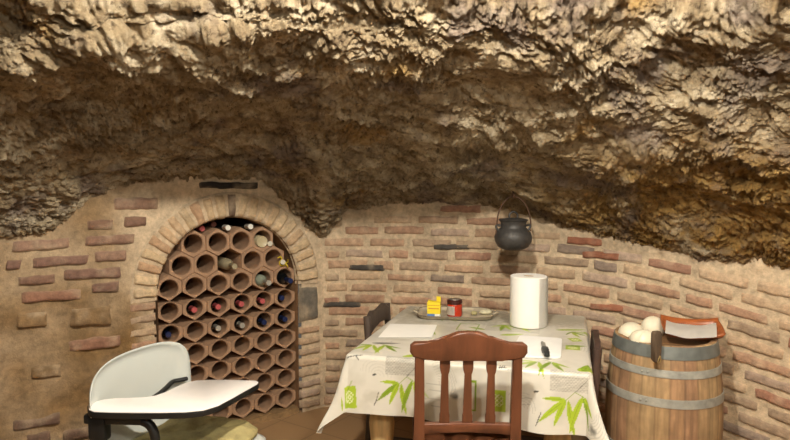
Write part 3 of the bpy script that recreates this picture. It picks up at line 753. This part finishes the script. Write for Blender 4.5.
arcpatch(bm, .0358, -2.9, -1.65, .01, .05); from_bm('label', bm, M_lab, t, auto=40)
# crumpled wrappers
M_wrap = mat('crumpled_wrapper', (206, 198, 166), .3, var=.2, scale=50)
def crumple(name, label, px, py, z, sx, sy, sz, m, cat, rz=0., seed=0., amp=.35):
    bm = bmesh.new(); bmesh.ops.create_icosphere(bm, subdivisions=4, radius=1)
    V = np.array([tuple(v.co) for v in bm.verts]); f = 1 + amp * ridged(V * 1.6 + seed, 2) * .5
    V = V * f[:, None] * np.array((sx, sy, sz)); V[:, 2] -= V[:, 2].min()
    for v, c in zip(bm.verts, V): v.co = c
    o = from_bm(name, bm, m, None, smooth=True); o.location = atz(px, py, z); o.rotation_euler.z = rz; return tag(o, label, cat)
crumple('plastic_wrapper', 'crumpled pale wrapper lying on right end of tray', 486, 314.5, TRZ, .03, .02, .012, M_wrap, 'wrapper', .3, 3)
crumple('bread_piece', 'small greenish beige crumpled piece in middle of tray', 474, 315, TRZ, .018, .014, .009, mat('crumpled_beige', (176, 166, 120), .6, var=.2), 'wrapper', 1., 8)

# sheet of paper at left
def sheet(name, label, cat, corners, z, th_, m, bev=.0):
    pts = [atz(px, py, z) for px, py in corners]; c = sum(pts, Vector()) / len(pts)
    bm = bmesh.new(); prism(bm, [(q.x - c.x, q.y - c.y) for q in pts], th_, bev, Matrix.Translation((0, 0, th_ / 2))); o = from_bm(name, bm, m, None, auto=40); o.location = c; return tag(o, label, cat)
sheet('paper_sheet', 'flat white paper sheet lying on left of table', 'paper', [(378, 337.5), (432, 337.5), (437, 325), (390, 324)], TOPZ + .0008, .001, M_paper)
def roundrect(pts, r, n=5):
    P = [Vector(p) for p in pts]; out = []
    for i, p in enumerate(P):
        a = (P[i - 1] - p).normalized(); b_ = (P[(i + 1) % len(P)] - p).normalized()
        for k in range(n + 1):
            t_ = k / n; out.append((p + a * r) * (1 - t_) ** 2 + p * 2 * t_ * (1 - t_) + (p + b_ * r) * t_ ** 2)
    return out
bz = TOPZ + .009
cpts = [atz(px, py, bz) for px, py in ((508, 355), (561, 357), (562, 338), (520, 335))]; cc_ = sum(cpts, Vector()) / 4; cc_.z = TOPZ + .0006
bm = bmesh.new(); prism(bm, [(q.x, q.y) for q in roundrect([Vector((c.x - cc_.x, c.y - cc_.y)) for c in cpts], .02)], .008, .002, Matrix.Translation((0, 0, .004)))
M_board = mat('white_plastic_board', (236, 234, 230), .45, var=.02)
o = from_bm('cutting_board', bm, M_board, None, auto=40); o.location = cc_; tag(o, 'white plastic cutting board lying under black handled knife', 'cutting board')
BZ = cc_.z + .0085
# knife
p0 = atz(546, 355.5, BZ + .008); p1 = atz(540, 331, BZ + .008)
kd = (p1 - p0); kl = kd.length; ang = math.atan2(kd.y, kd.x)
t = thing('kitchen_knife', 'knife with black curved handle lying on the white cutting board', 'knife', (p0.x, p0.y, BZ), ang)
M_hand = mat('black_handle', (34, 36, 38), .45, var=.1); M_blade = mat('steel_blade', (170, 168, 162), .3, metal=.8, var=.05)
hl = .105
bm = bmesh.new(); prism(bm, [(0, -.006), (.006, -.015), (.03, -.017), (.05, -.012), (.075, -.011), (hl - .012, -.016), (hl, -.013), (hl + .004, .006), (hl - .01, .013), (.07, .012), (.045, .009), (.02, .009), (.004, .006)], .018, .004, Matrix.Translation((0, 0, .0095))); from_bm('handle', bm, M_hand, t, auto=50)
bm = bmesh.new(); prism(bm, [(hl, -.008), (hl + .09, -.010), (hl + .115, .002), (hl + .1, .009), (hl, .008)], .0018, 0, Matrix.Translation((0, 0, .009)) @ Matrix.Rotation(0, 4, 'Y')); from_bm('blade', bm, M_blade, t)

# ================================================================== WOODEN CHAIRS
def wood(name, rgb, var=.3, rough=.38): return mat(name, rgb, rough, var=var, scale=7, stretch=(4, 4, .8), spec=.45)
M_cherry = wood('red_brown_wood', (98, 58, 38)); M_dark = wood('dark_wood', (78, 66, 58), .25, .5); M_dark2 = wood('dark_brown_wood', (74, 56, 48), .25, .5)
M_straw = mat('woven_seat', (150, 116, 74), .8, var=.25, scale=60)
def xz(M=None): return (M or Matrix()) @ Matrix.Rotation(PI / 2, 4, 'X')        # outline x -> x, outline y -> z
def spindle_chair(name, label, m, w=.395, H=.955, lean=.085, group=None, seatz=.45):
    """back plane at local y=0 (top leaning to -y), the sitter faces +y"""
    t = thing(name, label, 'chair', group=group); hw = w / 2
    sh = Matrix.Identity(4); sh[1][2] = -lean          # shear back along y with height above the seat
    B = Matrix.Translation((0, 0, seatz)) @ sh
    bh = H - seatz
    # crest rail with ears and a raised middle
    z0 = bh - .105
    bot = [(-hw - .004, z0 + .012), (-hw + .03, z0 + .002), (-.12, z0), (.12, z0), (hw - .03, z0 + .002), (hw + .004, z0 + .012)]
    top = [(hw + .016, z0 + .03), (hw + .015, z0 + .055), (hw + .0, z0 + .066), (hw - .05, z0 + .066), (.105, z0 + .068), (.085, z0 + .076), (.062, z0 + .096), (.04, z0 + .104), (0, z0 + .106)]
    top += [(-x, z) for x, z in top[-2::-1]]
    bm = bmesh.new(); prism(bm, bot + top, .034, .009, B @ xz(), 3); cr = from_bm('top_rail', bm, m, t, auto=50)
    bm = bmesh.new()
    for k in range(-4, 5): tube(bm, [B @ Vector((k * .0085, -.014, bh - .002)), B @ Vector((k * .0085, .014, bh - .002))], .003, 6, 0)
    from_bm('carving', bm, m, cr, smooth=True)
    # lower back rail, arched underneath
    zl = .128; arch = [(-hw + .03, zl - .02), (-hw * .55, zl - .012), (0, zl - .006), (hw * .55, zl - .012), (hw - .03, zl - .02), (hw - .03, zl + .024), (0, zl + .027), (-hw + .03, zl + .024)]
    bm = bmesh.new(); prism(bm, arch, .024, .004, B @ xz()); from_bm('lower_rail', bm, m, t, auto=50)
    # three slats with broader ends
    for k in (-1, 0, 1):
        x = k * w * .215; za, zb = zl + .02, z0 + .006
        o = [(x - .019, za), (x + .019, za), (x + .019, za + .035), (x + .0125, za + .055), (x + .0125, zb - .06), (x + .013, zb - .05), (x + .019, zb - .036), (x + .019, zb), (x - .019, zb), (x - .019, zb - .036), (x - .013, zb - .05), (x - .0125, zb - .06), (x - .0125, za + .055), (x - .019, za + .035)]
        bm = bmesh.new(); prism(bm, o, .014, .003, B @ xz()); from_bm('slat', bm, m, t, auto=50)
    # rear legs run up into the back posts
    for s in (-1, 1):
        bm = bmesh.new(); x = s * (hw - .019)
        secs = [(0, -.03, .034), (seatz - .02, 0, .04), (seatz + .06, -lean * .06, .04), (H - .075, -lean * (bh - .075), .034)]
        rings = []
        for z, y, q in secs: rings.append([bm.verts.new((x + a * q / 2, y + b_ * q * .42, z)) for a, b_ in ((-1, -1), (1, -1), (1, 1), (-1, 1))])
        for a, b_ in zip(rings, rings[1:]):
            for k in range(4): bm.faces.new((a[k], a[(k + 1) % 4], b_[(k + 1) % 4], b_[k]))
        bm.faces.new(rings[0][::-1]); bm.faces.new(rings[-1])
        bmesh.ops.bevel(bm, geom=[e for e in bm.edges if abs(e.verts[0].co.z - e.verts[1].co.z) > .02], offset=.005, segments=2, affect='EDGES')
        from_bm('back_post', bm, m, t, auto=50)
    dp = .39
    bm = bmesh.new(); bbox(bm, Vector((0, dp / 2 + .02, seatz - .005)), (w + .005, dp + .03, .034), .01); from_bm('seat', bm, m if m is M_cherry else M_straw, t, auto=50)
    for s in (-1, 1):
        bm = bmesh.new(); lathe(bm, [(0, 0), (.013, 0), (.02, .2), (.021, seatz - .03), (0, seatz - .03)], 14, Matrix.Translation((s * (hw - .02), dp, 0))); from_bm('front_leg', bm, m, t, smooth=True, auto=50)
        bm = bmesh.new(); bbox(bm, Vector((s * (hw - .02), dp / 2 - .005, .2)), (.018, dp - .02, .022), .003); from_bm('side_stretcher', bm, m, t)
    bm = bmesh.new(); bbox(bm, Vector((0, dp, seatz - .045)), (w - .06, .018, .05), .003); from_bm('apron', bm, m, t)
    return t
c = spindle_chair('dining_chair', 'red-brown wooden slat-back chair pushed up to near side of table', M_cherry, w=.39, H=.95)
pb = at(467, 400, 2.235); c.location = (pb.x, pb.y, 0); c.rotation_euler = (0, 0, -.02)
def plain_chair(name, label, m, w=.38, H=.83, seatz=.44):
    t = thing(name, label, 'chair'); hw = w / 2; bh = H - seatz; sh = Matrix.Identity(4); sh[1][2] = -.06; B = Matrix.Translation((0, 0, seatz)) @ sh
    o = [(-hw + .028, bh - .09), (-.08, bh - .06), (0, bh - .052), (.08, bh - .06), (hw - .028, bh - .09), (hw - .028, bh - .005), (.1, bh + .022), (0, bh - .0), (-.1, bh + .022), (-hw + .028, bh - .005)]
    bm = bmesh.new(); prism(bm, o, .026, .007, B @ xz(), 3); from_bm('top_rail', bm, m, t, auto=50)
    o = [(-hw + .02, .13), (hw - .02, .13), (hw - .02, .175), (-hw + .02, .175)]
    bm = bmesh.new(); prism(bm, o, .02, .004, B @ xz()); from_bm('lower_rail', bm, m, t, auto=50)
    for s in (-1, 1):
        bm = bmesh.new(); x = s * (hw - .016)
        tube(bm, [(x, -.03, 0), (x, 0, seatz - .02), (x, -.004, seatz + .06), (x, -.06 * (bh - .02), H - .022), (x, -.06 * bh, H)], .018, 10, 5); from_bm('back_post', bm, m, t, smooth=True, auto=60)
    bm = bmesh.new(); bbox(bm, Vector((0, .2, seatz - .005)), (w + .01, .4, .034), .01); from_bm('seat', bm, M_straw, t, auto=50)
    for s in (-1, 1):
        bm = bmesh.new(); lathe(bm, [(0, 0), (.013, 0), (.018, .2), (.019, seatz - .03), (0, seatz - .03)], 14, Matrix.Translation((s * (hw - .02), .37, 0))); from_bm('front_leg', bm, m, t, smooth=True, auto=50)
        bm = bmesh.new(); bbox(bm, Vector((s * (hw - .02), .18, .2)), (.016, .34, .02), .003); from_bm('side_stretcher', bm, m, t)
    return t
c = plain_chair('dining_chair', 'dark wooden chair behind left edge of table, only its back showing', M_dark, H=.805)
q = tpt(-.06, .64); c.location = (q.x, q.y, 0); c.rotation_euler = (0, 0, TA - PI / 2)
c = plain_chair('dining_chair', 'dark brown chair squeezed between right edge of table and barrel', M_dark2, w=.36, H=.765)
q = tpt(TW + .034, .50); c.location = (q.x, q.y, 0); c.rotation_euler = (0, 0, TA + PI / 2)

# ================================================================== BARREL
bc = Vector((1.28, 2.9, 0)); BH = .76
def br(z): return .222 + .037 * (1 - ((z - .38) / .38) ** 2)
M_stave, nt, b = new_mat('oak_staves'); L = nt.links
tc = N(nt, 'ShaderNodeTexCoord'); at_ = N(nt, 'ShaderNodeAttribute', attribute_name='tint')
mp = N(nt, 'ShaderNodeMapping'); mp.inputs['Scale'].default_value = (1, 1, .12); L.new(tc.outputs['Object'], mp.inputs['Vector'])
nz = N(nt, 'ShaderNodeTexNoise'); nz.inputs['Scale'].default_value = 60; nz.inputs['Detail'].default_value = 6; L.new(mp.outputs['Vector'], nz.inputs['Vector'])
n2 = N(nt, 'ShaderNodeTexNoise'); n2.inputs['Scale'].default_value = 12; n2.inputs['Detail'].default_value = 6; L.new(tc.outputs['Object'], n2.inputs['Vector'])
ad = N(nt, 'ShaderNodeMath', operation='MULTIPLY'); L.new(nz.outputs['Fac'], ad.inputs[0]); L.new(n2.outputs['Fac'], ad.inputs[1])
mr_ = N(nt, 'ShaderNodeMapRange'); mr_.inputs['From Min'].default_value = .15; mr_.inputs['From Max'].default_value = .38; mr_.inputs['To Min'].default_value = .7; mr_.inputs['To Max'].default_value = 1.2; L.new(ad.outputs[0], mr_.inputs['Value'])
sc_ = N(nt, 'ShaderNodeVectorMath', operation='SCALE'); L.new(at_.outputs['Color'], sc_.inputs[0]); L.new(mr_.outputs['Result'], sc_.inputs['Scale']); L.new(sc_.outputs['Vector'], b.inputs['Base Color']); b.inputs['Roughness'].default_value = .65
barrel = thing('wine_barrel', 'oak wine barrel with grey metal hoops standing against brick wall', 'barrel', bc)
ns = 26; per = 8; zs_ = np.linspace(0, BH, 40); V = []; Tn = []
for z in zs_:
    for k in range(ns * per):
        f = (k % per) / per; gr = .0012 * (1 if k % per == 0 else 0); r = br(z) - gr; a = 2 * PI * k / (ns * per) + .07
        V.append((r * math.cos(a), r * math.sin(a), z))
        cst = np.array(lin([(172, 140, 102), (164, 128, 94), (176, 146, 106), (158, 122, 92), (174, 142, 102)][(k // per * 7) % 5])); Tn.append(cst * (.7 if k % per == 0 else 1))
nr = ns * per; Fq = [(i * nr + k, i * nr + (k + 1) % nr, (i + 1) * nr + (k + 1) % nr, (i + 1) * nr + k) for i in range(39) for k in range(nr)]
base_n = len(V)
for (dr, z) in ((-.022, BH), (-.024, BH - .035)):
    for k in range(nr):
        a = 2 * PI * k / nr + .07; r = br(BH) + dr; V.append((r * math.cos(a), r * math.sin(a), z)); Tn.append(np.array(lin((150, 112, 76))))
l0 = 39 * nr
for k in range(nr):
    k2 = (k + 1) % nr
    Fq.append((l0 + k, l0 + k2, base_n + k2, base_n + k)); Fq.append((base_n + k, base_n + k2, base_n + nr + k2, base_n + nr + k))
Fq = np.array(Fq); from_np('staves', V, Fq, M_stave, barrel, np.array(Tn))
bm = bmesh.new(); lathe(bm, [(0, BH - .05), (br(BH) - .02, BH - .05), (br(BH) - .02, BH - .034), (0, BH - .034)], 48); from_bm('barrel_head', bm, mat('barrel_head_wood', (132, 98, 64), .7, var=.25, scale=12, stretch=(1, 8, 1)), barrel, auto=40)
M_hoop = mat('galvanised_hoop', (168, 167, 158), .5, metal=.25, var=.25, scale=20, bump=.2); M_hoop2 = mat('blue_grey_hoop', (122, 126, 122), .5, metal=.3, var=.2, scale=20)
for (z0, z1, m) in ((.702, .757, M_hoop2), (.622, .655, M_hoop), (.492, .53, M_hoop), (.232, .268, M_hoop), (.105, .138, M_hoop), (.004, .055, M_hoop2)):
    bm = bmesh.new(); lathe(bm, [(br(z0) - .002, z0), (br(z0) + .0035, z0), (br((z0 + z1) / 2) + .004, (z0 + z1) / 2), (br(z1) + .0035, z1), (br(z1) - .002, z1), (br(z0) - .002, z0)], 72)
    h_ = from_bm('hoop', bm, m, barrel, smooth=True, auto=40)
    if m is M_hoop:
        bm = bmesh.new()
        for da in (-.05, .05):
            a = -2.3 + da; zc = (z0 + z1) / 2; bmesh.ops.create_uvsphere(bm, u_segments=10, v_segments=6, radius=.006, matrix=Matrix.Translation(((br(zc) + .004) * math.cos(a), (br(zc) + .004) * math.sin(a), zc)))
        from_bm('rivet', bm, m, h_, smooth=True)
HZ = BH - .034
# things on the barrel
M_shell = mat('white_glazed_shell', (236, 226, 200), .4, var=.06, scale=10)
def shell(label, px, py, Y, sx, sy, sz, rot):
    bm = bmesh.new(); bmesh.ops.create_uvsphere(bm, u_segments=36, v_segments=22, radius=1)
    for v in bm.verts:
        c = v.co; a = math.atan2(c.y, c.x); c.z = c.z if c.z > -.55 else -.55
        g = 1 - .05 * math.exp(-(a / .10) ** 2) - .05 * math.exp(-((abs(a) - 2.1) / .12) ** 2); v.co = Vector((c.x * sx * g, c.y * sy * g, (c.z + .55) * sz * g))
    o = from_bm('white_shell', bm, M_shell, None, smooth=True); o.location = at(px, py, Y); o.rotation_euler = rot
    return tag(o, label, 'shell', 'white shells on the barrel')
s1 = shell('large white rounded shell at left edge of barrel top', 628, 340, 2.88, 0.066, .058, .052, (.15, .0, .4))
s2 = shell('white creased shell in front beside dark wooden post', 643, 346, 2.78, 0.062, .052, .052, (.3, .1, -.5))
s3 = shell('small white shell at back behind the dark wooden post', 650, 335, 2.97, 0.060, .05, .060, (0, .1, .2))
for s_, px, py, z in ((s1, 631, 333, HZ + .0), (s2, 643, 340, HZ), (s3, 652, 329, HZ)):
    q = atz(px, py, HZ + .03); s_.location = (q.x, q.y, HZ + .001)
M_post = mat('old_dark_wood', (96, 78, 60), .8, var=.35, scale=20, stretch=(3, 3, .6), bump=.4, bscale=60)
q = at(655, 350, 2.665)
t = thing('wooden_stick', 'dark weathered wooden stick propped upright over front rim of barrel', 'stick', (q.x, q.y - .012, .70), .4)
bm = bmesh.new(); prism(bm, [(-.018, .012), (-.006, 0), (.008, .002), (.018, .02), (.019, .09), (.021, .125), (.012, .137), (-.014, .137), (-.021, .128), (-.019, .08)], .026, .005, xz()); from_bm('stick_body', bm, M_post, t, auto=50)
bm = bmesh.new(); tube(bm, [(.006, -.016, .0), (.009, -.018, .015), (.006, -.0165, .03), (-.004, -.017, .012), (-.006, -.016, .0)], .0022, 6, 5); from_bm('wire', bm, mat('brass_wire', (176, 150, 96), .4, metal=.6), t, smooth=True)
# curved wooden dish with a paper
M_dish = mat('orange_brown_wood', (160, 88, 46), .35, var=.3, scale=10, stretch=(1, 6, 6)); 
dq = atz(691, 337, HZ + .02); dish_rz = -.28
t = thing('wooden_dish', 'orange-brown curved wooden dish holding a white napkin on barrel', 'dish', (dq.x, dq.y, HZ + .001), dish_rz); t.scale = (1.0, 1.15, .8); t.location.z += .024; t.rotation_euler = (.22, 0, dish_rz)
na_, nb_ = 30, 16; V = []
for layer in (0, 1):
    for i in range(na_):
        for j in range(nb_):
            x = -1 + 2 * i / (na_ - 1); y = -1 + 2 * j / (nb_ - 1)
            X = .128 * x * (1 + .05 * (1 - y * y)); Yy = .085 * y * (1 - .12 * x * x); Z = .006 + .055 * max(abs(y) ** 4, abs(x) ** 6 * .8) * (.9 + .25 * x * x) + .012 * x * x
            V.append((X * (1 - .04 * layer), Yy * (1 - .08 * layer), Z + .006 * layer * (1 - max(abs(x), abs(y)) ** 8)))
g0 = grid_faces(na_, nb_); F = [tuple(f[::-1]) for f in g0] + [tuple(f + na_ * nb_) for f in g0]; idx = lambda i, j, l: l * na_ * nb_ + i * nb_ + j
for i in range(na_ - 1): F.append((idx(i, 0, 0), idx(i + 1, 0, 0), idx(i + 1, 0, 1), idx(i, 0, 1))); F.append((idx(i + 1, nb_ - 1, 0), idx(i, nb_ - 1, 0), idx(i, nb_ - 1, 1), idx(i + 1, nb_ - 1, 1)))
for j in range(nb_ - 1): F.append((idx(0, j + 1, 0), idx(0, j, 0), idx(0, j, 1), idx(0, j + 1, 1))); F.append((idx(na_ - 1, j, 0), idx(na_ - 1, j + 1, 0), idx(na_ - 1, j + 1, 1), idx(na_ - 1, j, 1)))
from_np('dish_body', V, F, M_dish, t)
bm = bmesh.new(); rw = []
for i in range(15):
    x = -.108 + .216 * i / 14; sag = .022 * (1 - (x / .108) ** 2)
    rw.append([bm.verts.new((x - .01 + .015 * (j - 2) / 2 * 1, -.124 + .046 * j, .076 - sag * .8 - (.010, 0, .002, .008)[j] + .002 * math.sin(i * .8 + j))) for j in range(4)])
for a, b_ in zip(rw, rw[1:]):
    for j in range(3): bm.faces.new((a[j], b_[j], b_[j + 1], a[j + 1]))
bmesh.ops.solidify(bm, geom=bm.faces[:], thickness=.0012)
o = from_bm('napkin', bm, M_paper, None, auto=50); o.location = t.location; o.rotation_euler = (.22, 0, dish_rz); tag(o, 'folded white napkin sagging in the wooden dish on barrel', 'napkin')

# ================================================================== HANGING POT
M_iron = mat('cast_iron', (70, 67, 64), .5, metal=.35, var=.25, scale=24, bump=.3, bscale=80)
M_rust = mat('rusty_iron', (92, 66, 48), .65, metal=.3, var=.3, scale=30)
KY = 3.42; kp = at(513, 250, KY); ks = .21 / 2 / .105
pot = thing('iron_pot', 'black cast iron pot with lid hanging from the rock before bricks', 'pot', kp, .1)
bm = bmesh.new(); lathe(bm, [(0, 0), (.05, .002), (.082, .018), (.1, .048), (.104, .072), (.096, .098), (.078, .118), (.069, .127), (.070, .150), (.075, .162), (.072, .164), (.064, .162), (0, .16)], 44); from_bm('pot_body', bm, M_iron, pot, smooth=True, auto=60)
bm = bmesh.new(); lathe(bm, [(.06, .1645), (.08, .1645), (.082, .168), (.074, .172), (.04, .178), (0, .180)], 44); lid = from_bm('lid', bm, M_iron, pot, smooth=True, auto=60)
bm = bmesh.new(); tube(bm, [(-.022, 0, .175), (-.022, 0, .198), (0, 0, .213), (.022, 0, .198), (.022, 0, .175)], .0055, 8, 6); from_bm('lid_handle', bm, M_iron, lid, smooth=True)
for s in (-1, 1):
    bm = bmesh.new(); tube(bm, [(s * .07, 0, .10), (s * .092, 0, .118), (s * .095, 0, .138), (s * .072, 0, .136)], .0065, 8, 6); from_bm('ear', bm, M_iron, pot, smooth=True)
bm = bmesh.new(); tube(bm, [(-.098, 0, .085), (-.094, 0, .125), (-.088, 0, .19), (-.068, 0, .245), (-.035, 0, .285), (0, 0, .297), (.035, 0, .285), (.068, 0, .25), (.09, 0, .20), (.099, 0, .14), (.094, 0, .118), (.1, .0, .105)], .0045, 8, 6); from_bm('bail_handle', bm, M_rust, pot, smooth=True)
ht = kp + Vector((0, 0, .3))
bm = bmesh.new(); tube(bm, [ht + Vector((0, -.014, .012)), ht + Vector((0, -.010, -.004)), ht + Vector((0, .002, -.0105)), ht + Vector((0, .014, .0)), ht + Vector((0, .016, .04)), ht + Vector((0, .0, .12)), ht + Vector((0, .0, .26))], .006, 8, 6)
tag(from_bm('iron_hook', bm, M_rust, None, smooth=True), 'rusty iron hook in the rock carrying the black pot', 'hook')

# ================================================================== TABLET CHAIR
M_pl = mat('white_shell_plastic', (198, 202, 197), .28, var=.03, scale=5, coat=.2); M_blk = mat('black_plastic', (22, 22, 22), .45, var=.1)
M_lam = mat('white_laminate', (238, 232, 228), .4, var=.02); M_cush = mat('olive_cushion', (172, 158, 108), .9, var=.25, scale=14, bump=.4, bscale=90); M_cream2 = mat('cream_cushion', (206, 196, 164), .85, var=.15, scale=18, bump=.3)
CA = math.radians(-20); tcl = Vector((-.78, 2.35, 0))
tch = thing('tablet_chair', 'white plastic chair with writing tablet arm in front of bottle rack', 'chair', tcl, CA)
inv = (Matrix.Translation(tcl) @ Matrix.Rotation(CA, 4, 'Z')).inverted()
# backrest shell
na_, nb_ = 40, 26; V = []
def back_pt(a, b_, th_):
    # a,b in [-1,1]; superellipse outline
    e = 4.0; r = (abs(a) ** e + abs(b_) ** e) ** (1 / e); m_ = max(abs(a), abs(b_)); k = (m_ / r) if r > 0 else 1
    a2, b2 = a * k, b_ * k; y = -.04 + a2 * .268 * (1 - .06 * (b2 < 0) * b2 * b2); z = .655 + b2 * .17 * (1 - .10 * (a2 < 0) * a2 * a2)
    x = -.265 + .05 * a2 * a2 - .05 * (z - .7) + .25 * max(0, .6 - z) - .02 * (b2 * b2) * 0
    lip = .026 * max(0, (m_ - .8) / .2) ** 2
    return (x + th_ - lip * 0 + lip * .8, y, z)
for l in (0, 1):
    for i in range(na_):
        for j in range(nb_):
            a = -1 + 2 * i / (na_ - 1); b_ = -1 + 2 * j / (nb_ - 1); V.append(back_pt(a, b_, 0 if l == 0 else -.014 * (1 - .6 * max(abs(a), abs(b_)) ** 6)))
g0 = grid_faces(na_, nb_); F = [tuple(f) for f in g0] + [tuple((f + na_ * nb_)[::-1]) for f in g0]; idx = lambda i, j, l: l * na_ * nb_ + i * nb_ + j
for i in range(na_ - 1):
    F.append((idx(i + 1, 0, 0), idx(i, 0, 0), idx(i, 0, 1), idx(i + 1, 0, 1))); F.append((idx(i, nb_ - 1, 0), idx(i + 1, nb_ - 1, 0), idx(i + 1, nb_ - 1, 1), idx(i, nb_ - 1, 1)))
for j in range(nb_ - 1):
    F.append((idx(0, j, 0), idx(0, j + 1, 0), idx(0, j + 1, 1), idx(0, j, 1))); F.append((idx(na_ - 1, j + 1, 0), idx(na_ - 1, j, 0), idx(na_ - 1, j, 1), idx(na_ - 1, j + 1, 1)))
from_np('backrest', V, F, M_pl, tch)
# seat shell
def pad(bm, cx, cy, z, lx, ly, hz, e=5., dip=0., n=26, lip=.0):
    V = {}
    for l in (0, 1):
        for i in range(n):
            for j in range(n):
                a = -1 + 2 * i / (n - 1); b_ = -1 + 2 * j / (n - 1); r = (abs(a) ** e + abs(b_) ** e) ** (1 / e); m_ = max(abs(a), abs(b_)); k = m_ / r if r > 0 else 1
                edge = (1 - m_ ** 6); zz_ = z + (hz * (.25 + .75 * edge) - dip * (1 - m_ * m_) + lip * m_ ** 4 if l else 0)
                V[l, i, j] = bm.verts.new((cx + a * k * lx, cy + b_ * k * ly, zz_))
    for i in range(n - 1):
        for j in range(n - 1):
            bm.faces.new((V[1, i, j], V[1, i + 1, j], V[1, i + 1, j + 1], V[1, i, j + 1])); bm.faces.new((V[0, i, j + 1], V[0, i + 1, j + 1], V[0, i + 1, j], V[0, i, j]))
    for i in range(n - 1):
        for q in ((i, 0, i + 1, 0), (i + 1, n - 1, i, n - 1), (0, i + 1, 0, i), (n - 1, i, n - 1, i + 1)):
            bm.faces.new((V[0, q[0], q[1]], V[0, q[2], q[3]], V[1, q[2], q[3]], V[1, q[0], q[1]]))
bm = bmesh.new(); pad(bm, -.015, 0, .428, .235, .235, .04); from_bm('seat', bm, M_pl, tch, smooth=True)
bm = bmesh.new(); pad(bm, -.015, 0.0, .4665, .205, .215, .05); 
for v in bm.verts:
    if v.co.z > .48: v.co.z += .016 * pnoise(np.array([[v.co.x * 14, v.co.y * 14, 1.]]))[0]
cu_ = from_bm('seat_cushion', bm, M_cush, None, smooth=True); cu_.location = tcl; cu_.rotation_euler = (0, 0, CA); tag(cu_, 'thin olive cushion lying on seat of white tablet chair', 'cushion')
# tablet
TBZ = .69
outl = [(88, 405), (89, 409.5), (94, 411.5), (110, 412), (135, 412.2), (160, 412.3), (185, 411.8), (203, 410), (218, 405.5), (232, 398), (246, 390), (257, 384), (258.5, 381.8), (255, 380.4), (240, 380), (225, 379.8), (210, 379.8), (196, 380.4), (186, 382.5), (176, 387), (166, 392), (156, 395.5), (145, 397.3), (130, 397.8), (115, 398.2), (104, 399.3), (95, 401.5)]
pl_ = [inv @ atz(x, y, TBZ) for x, y in outl]; pl2 = [(p.x, p.y) for p in pl_]
bm = bmesh.new(); prism(bm, pl2, .003, .001, Matrix.Translation((0, 0, TBZ - .0015))); tb = from_bm('tablet', bm, M_lam, tch, auto=50)
cx_ = sum(p[0] for p in pl2) / len(pl2); cy_ = sum(p[1] for p in pl2) / len(pl2)
bm = bmesh.new(); prism(bm, [(cx_ + (x - cx_) * 1.006, cy_ + (y - cy_) * 1.012) for x, y in pl2], .021, .003, Matrix.Translation((0, 0, TBZ - .0135))); from_bm('tablet_edge', bm, M_blk, tb, auto=50)
b0_ = inv @ atz(99, 407, TBZ); b1_ = inv @ atz(140, 408, TBZ); az = math.atan2(b1_.y - b0_.y, b1_.x - b0_.x)
bm = bmesh.new(); bbox(bm, Vector(((b0_.x + b1_.x) / 2 - .02, (b0_.y + b1_.y) / 2, TBZ - .04)), ((b1_ - b0_).length + .06, .05, .034), .008, Matrix.Rotation(az, 4, 'Z')); bbox(bm, Vector((b0_.x - .0, b0_.y, TBZ - .075)), (.062, .05, .09), .01, Matrix.Rotation(az, 4, 'Z')); from_bm('tablet_bracket', bm, M_blk, tch, auto=50)
bm = bmesh.new(); dx_ = Vector((math.cos(az), math.sin(az), 0)); e_ = Vector((b1_.x, b1_.y, TBZ - .044)); tube(bm, [e_ - dx_ * .05, e_, e_ + dx_ * .035 - Vector((0, 0, .018)), e_ + dx_ * .052 - Vector((0, 0, .06)), e_ + dx_ * .05 - Vector((0, -.0, .13)), Vector((.06, -.24, .43)), Vector((.05, -.2, .40))], .0165, 12, 6); from_bm('tablet_support', bm, M_blk, tch, smooth=True)
# strap-like arm at the far side
ar_ = [inv @ at(187, 378.5, 2.60), inv @ at(180, 380, 2.58), inv @ at(173, 381.5, 2.56), inv @ at(167, 387, 2.52), inv @ at(160, 393, 2.48), inv @ at(148, 402, 2.44), inv @ at(138, 415, 2.45)]
bm = bmesh.new(); tube(bm, ar_, .012, 10, 6, .7); from_bm('armrest', bm, M_blk, tch, smooth=True)
bm = bmesh.new(); tube(bm, [(-.288, 0, .66), (-.30, 0, .6), (-.27, 0, .48), (-.2, 0, .405), (-.1, 0, .4)], .02, 10, 6, .6); from_bm('back_bracket', bm, M_blk, tch, smooth=True)
for sx in (-1, 1):
    for sy in (-1, 1):
        bm = bmesh.new(); tube(bm, [(sx * .15, sy * .19, .412), (sx * .185, sy * .205, .2), (sx * .215, sy * .215, .004)], .0125, 10, 5); from_bm('leg', bm, M_blk, tch, smooth=True)

# ================================================================== LIGHT, CAMERA
def point(name, loc, e, col, r):
    l = bpy.data.lights.new(name, 'POINT'); l.energy = e; l.color = col; l.shadow_soft_size = r; o = bpy.data.objects.new(name, l); o.location = loc; C.objects.link(o); return o
point('ceiling_lamp', (.0, 1.05, 2.48), 205, (1, .94, .82), .05)
point('second_ceiling_lamp', (.8, 1.1, 2.53), 95, (1, .94, .82), .05)
point('fill_light', (.7, -.5, 2.3), 88, (1, .94, .82), .08)  # added fill behind the camera, brightens bricks and rock underside
w = bpy.data.worlds.new('cellar'); bpy.context.scene.world = w; w.use_nodes = True
w.node_tree.nodes['Background'].inputs['Color'].default_value = (1, .90, .76, 1); w.node_tree.nodes['Background'].inputs['Strength'].default_value = .10
cam = bpy.data.cameras.new('camera'); cam.lens = FPX / 790 * 36; cam.sensor_width = 36; cam.clip_start = .02
co = bpy.data.objects.new('camera', cam); co.location = (0, 0, CAMZ); co.rotation_euler = (PI / 2 - PITCH, 0, 0); C.objects.link(co)
sc = bpy.context.scene; sc.camera = co
sc.view_settings.view_transform = 'Standard'; sc.view_settings.look = 'None'; sc.view_settings.gamma = 1; sc.view_settings.exposure = 0
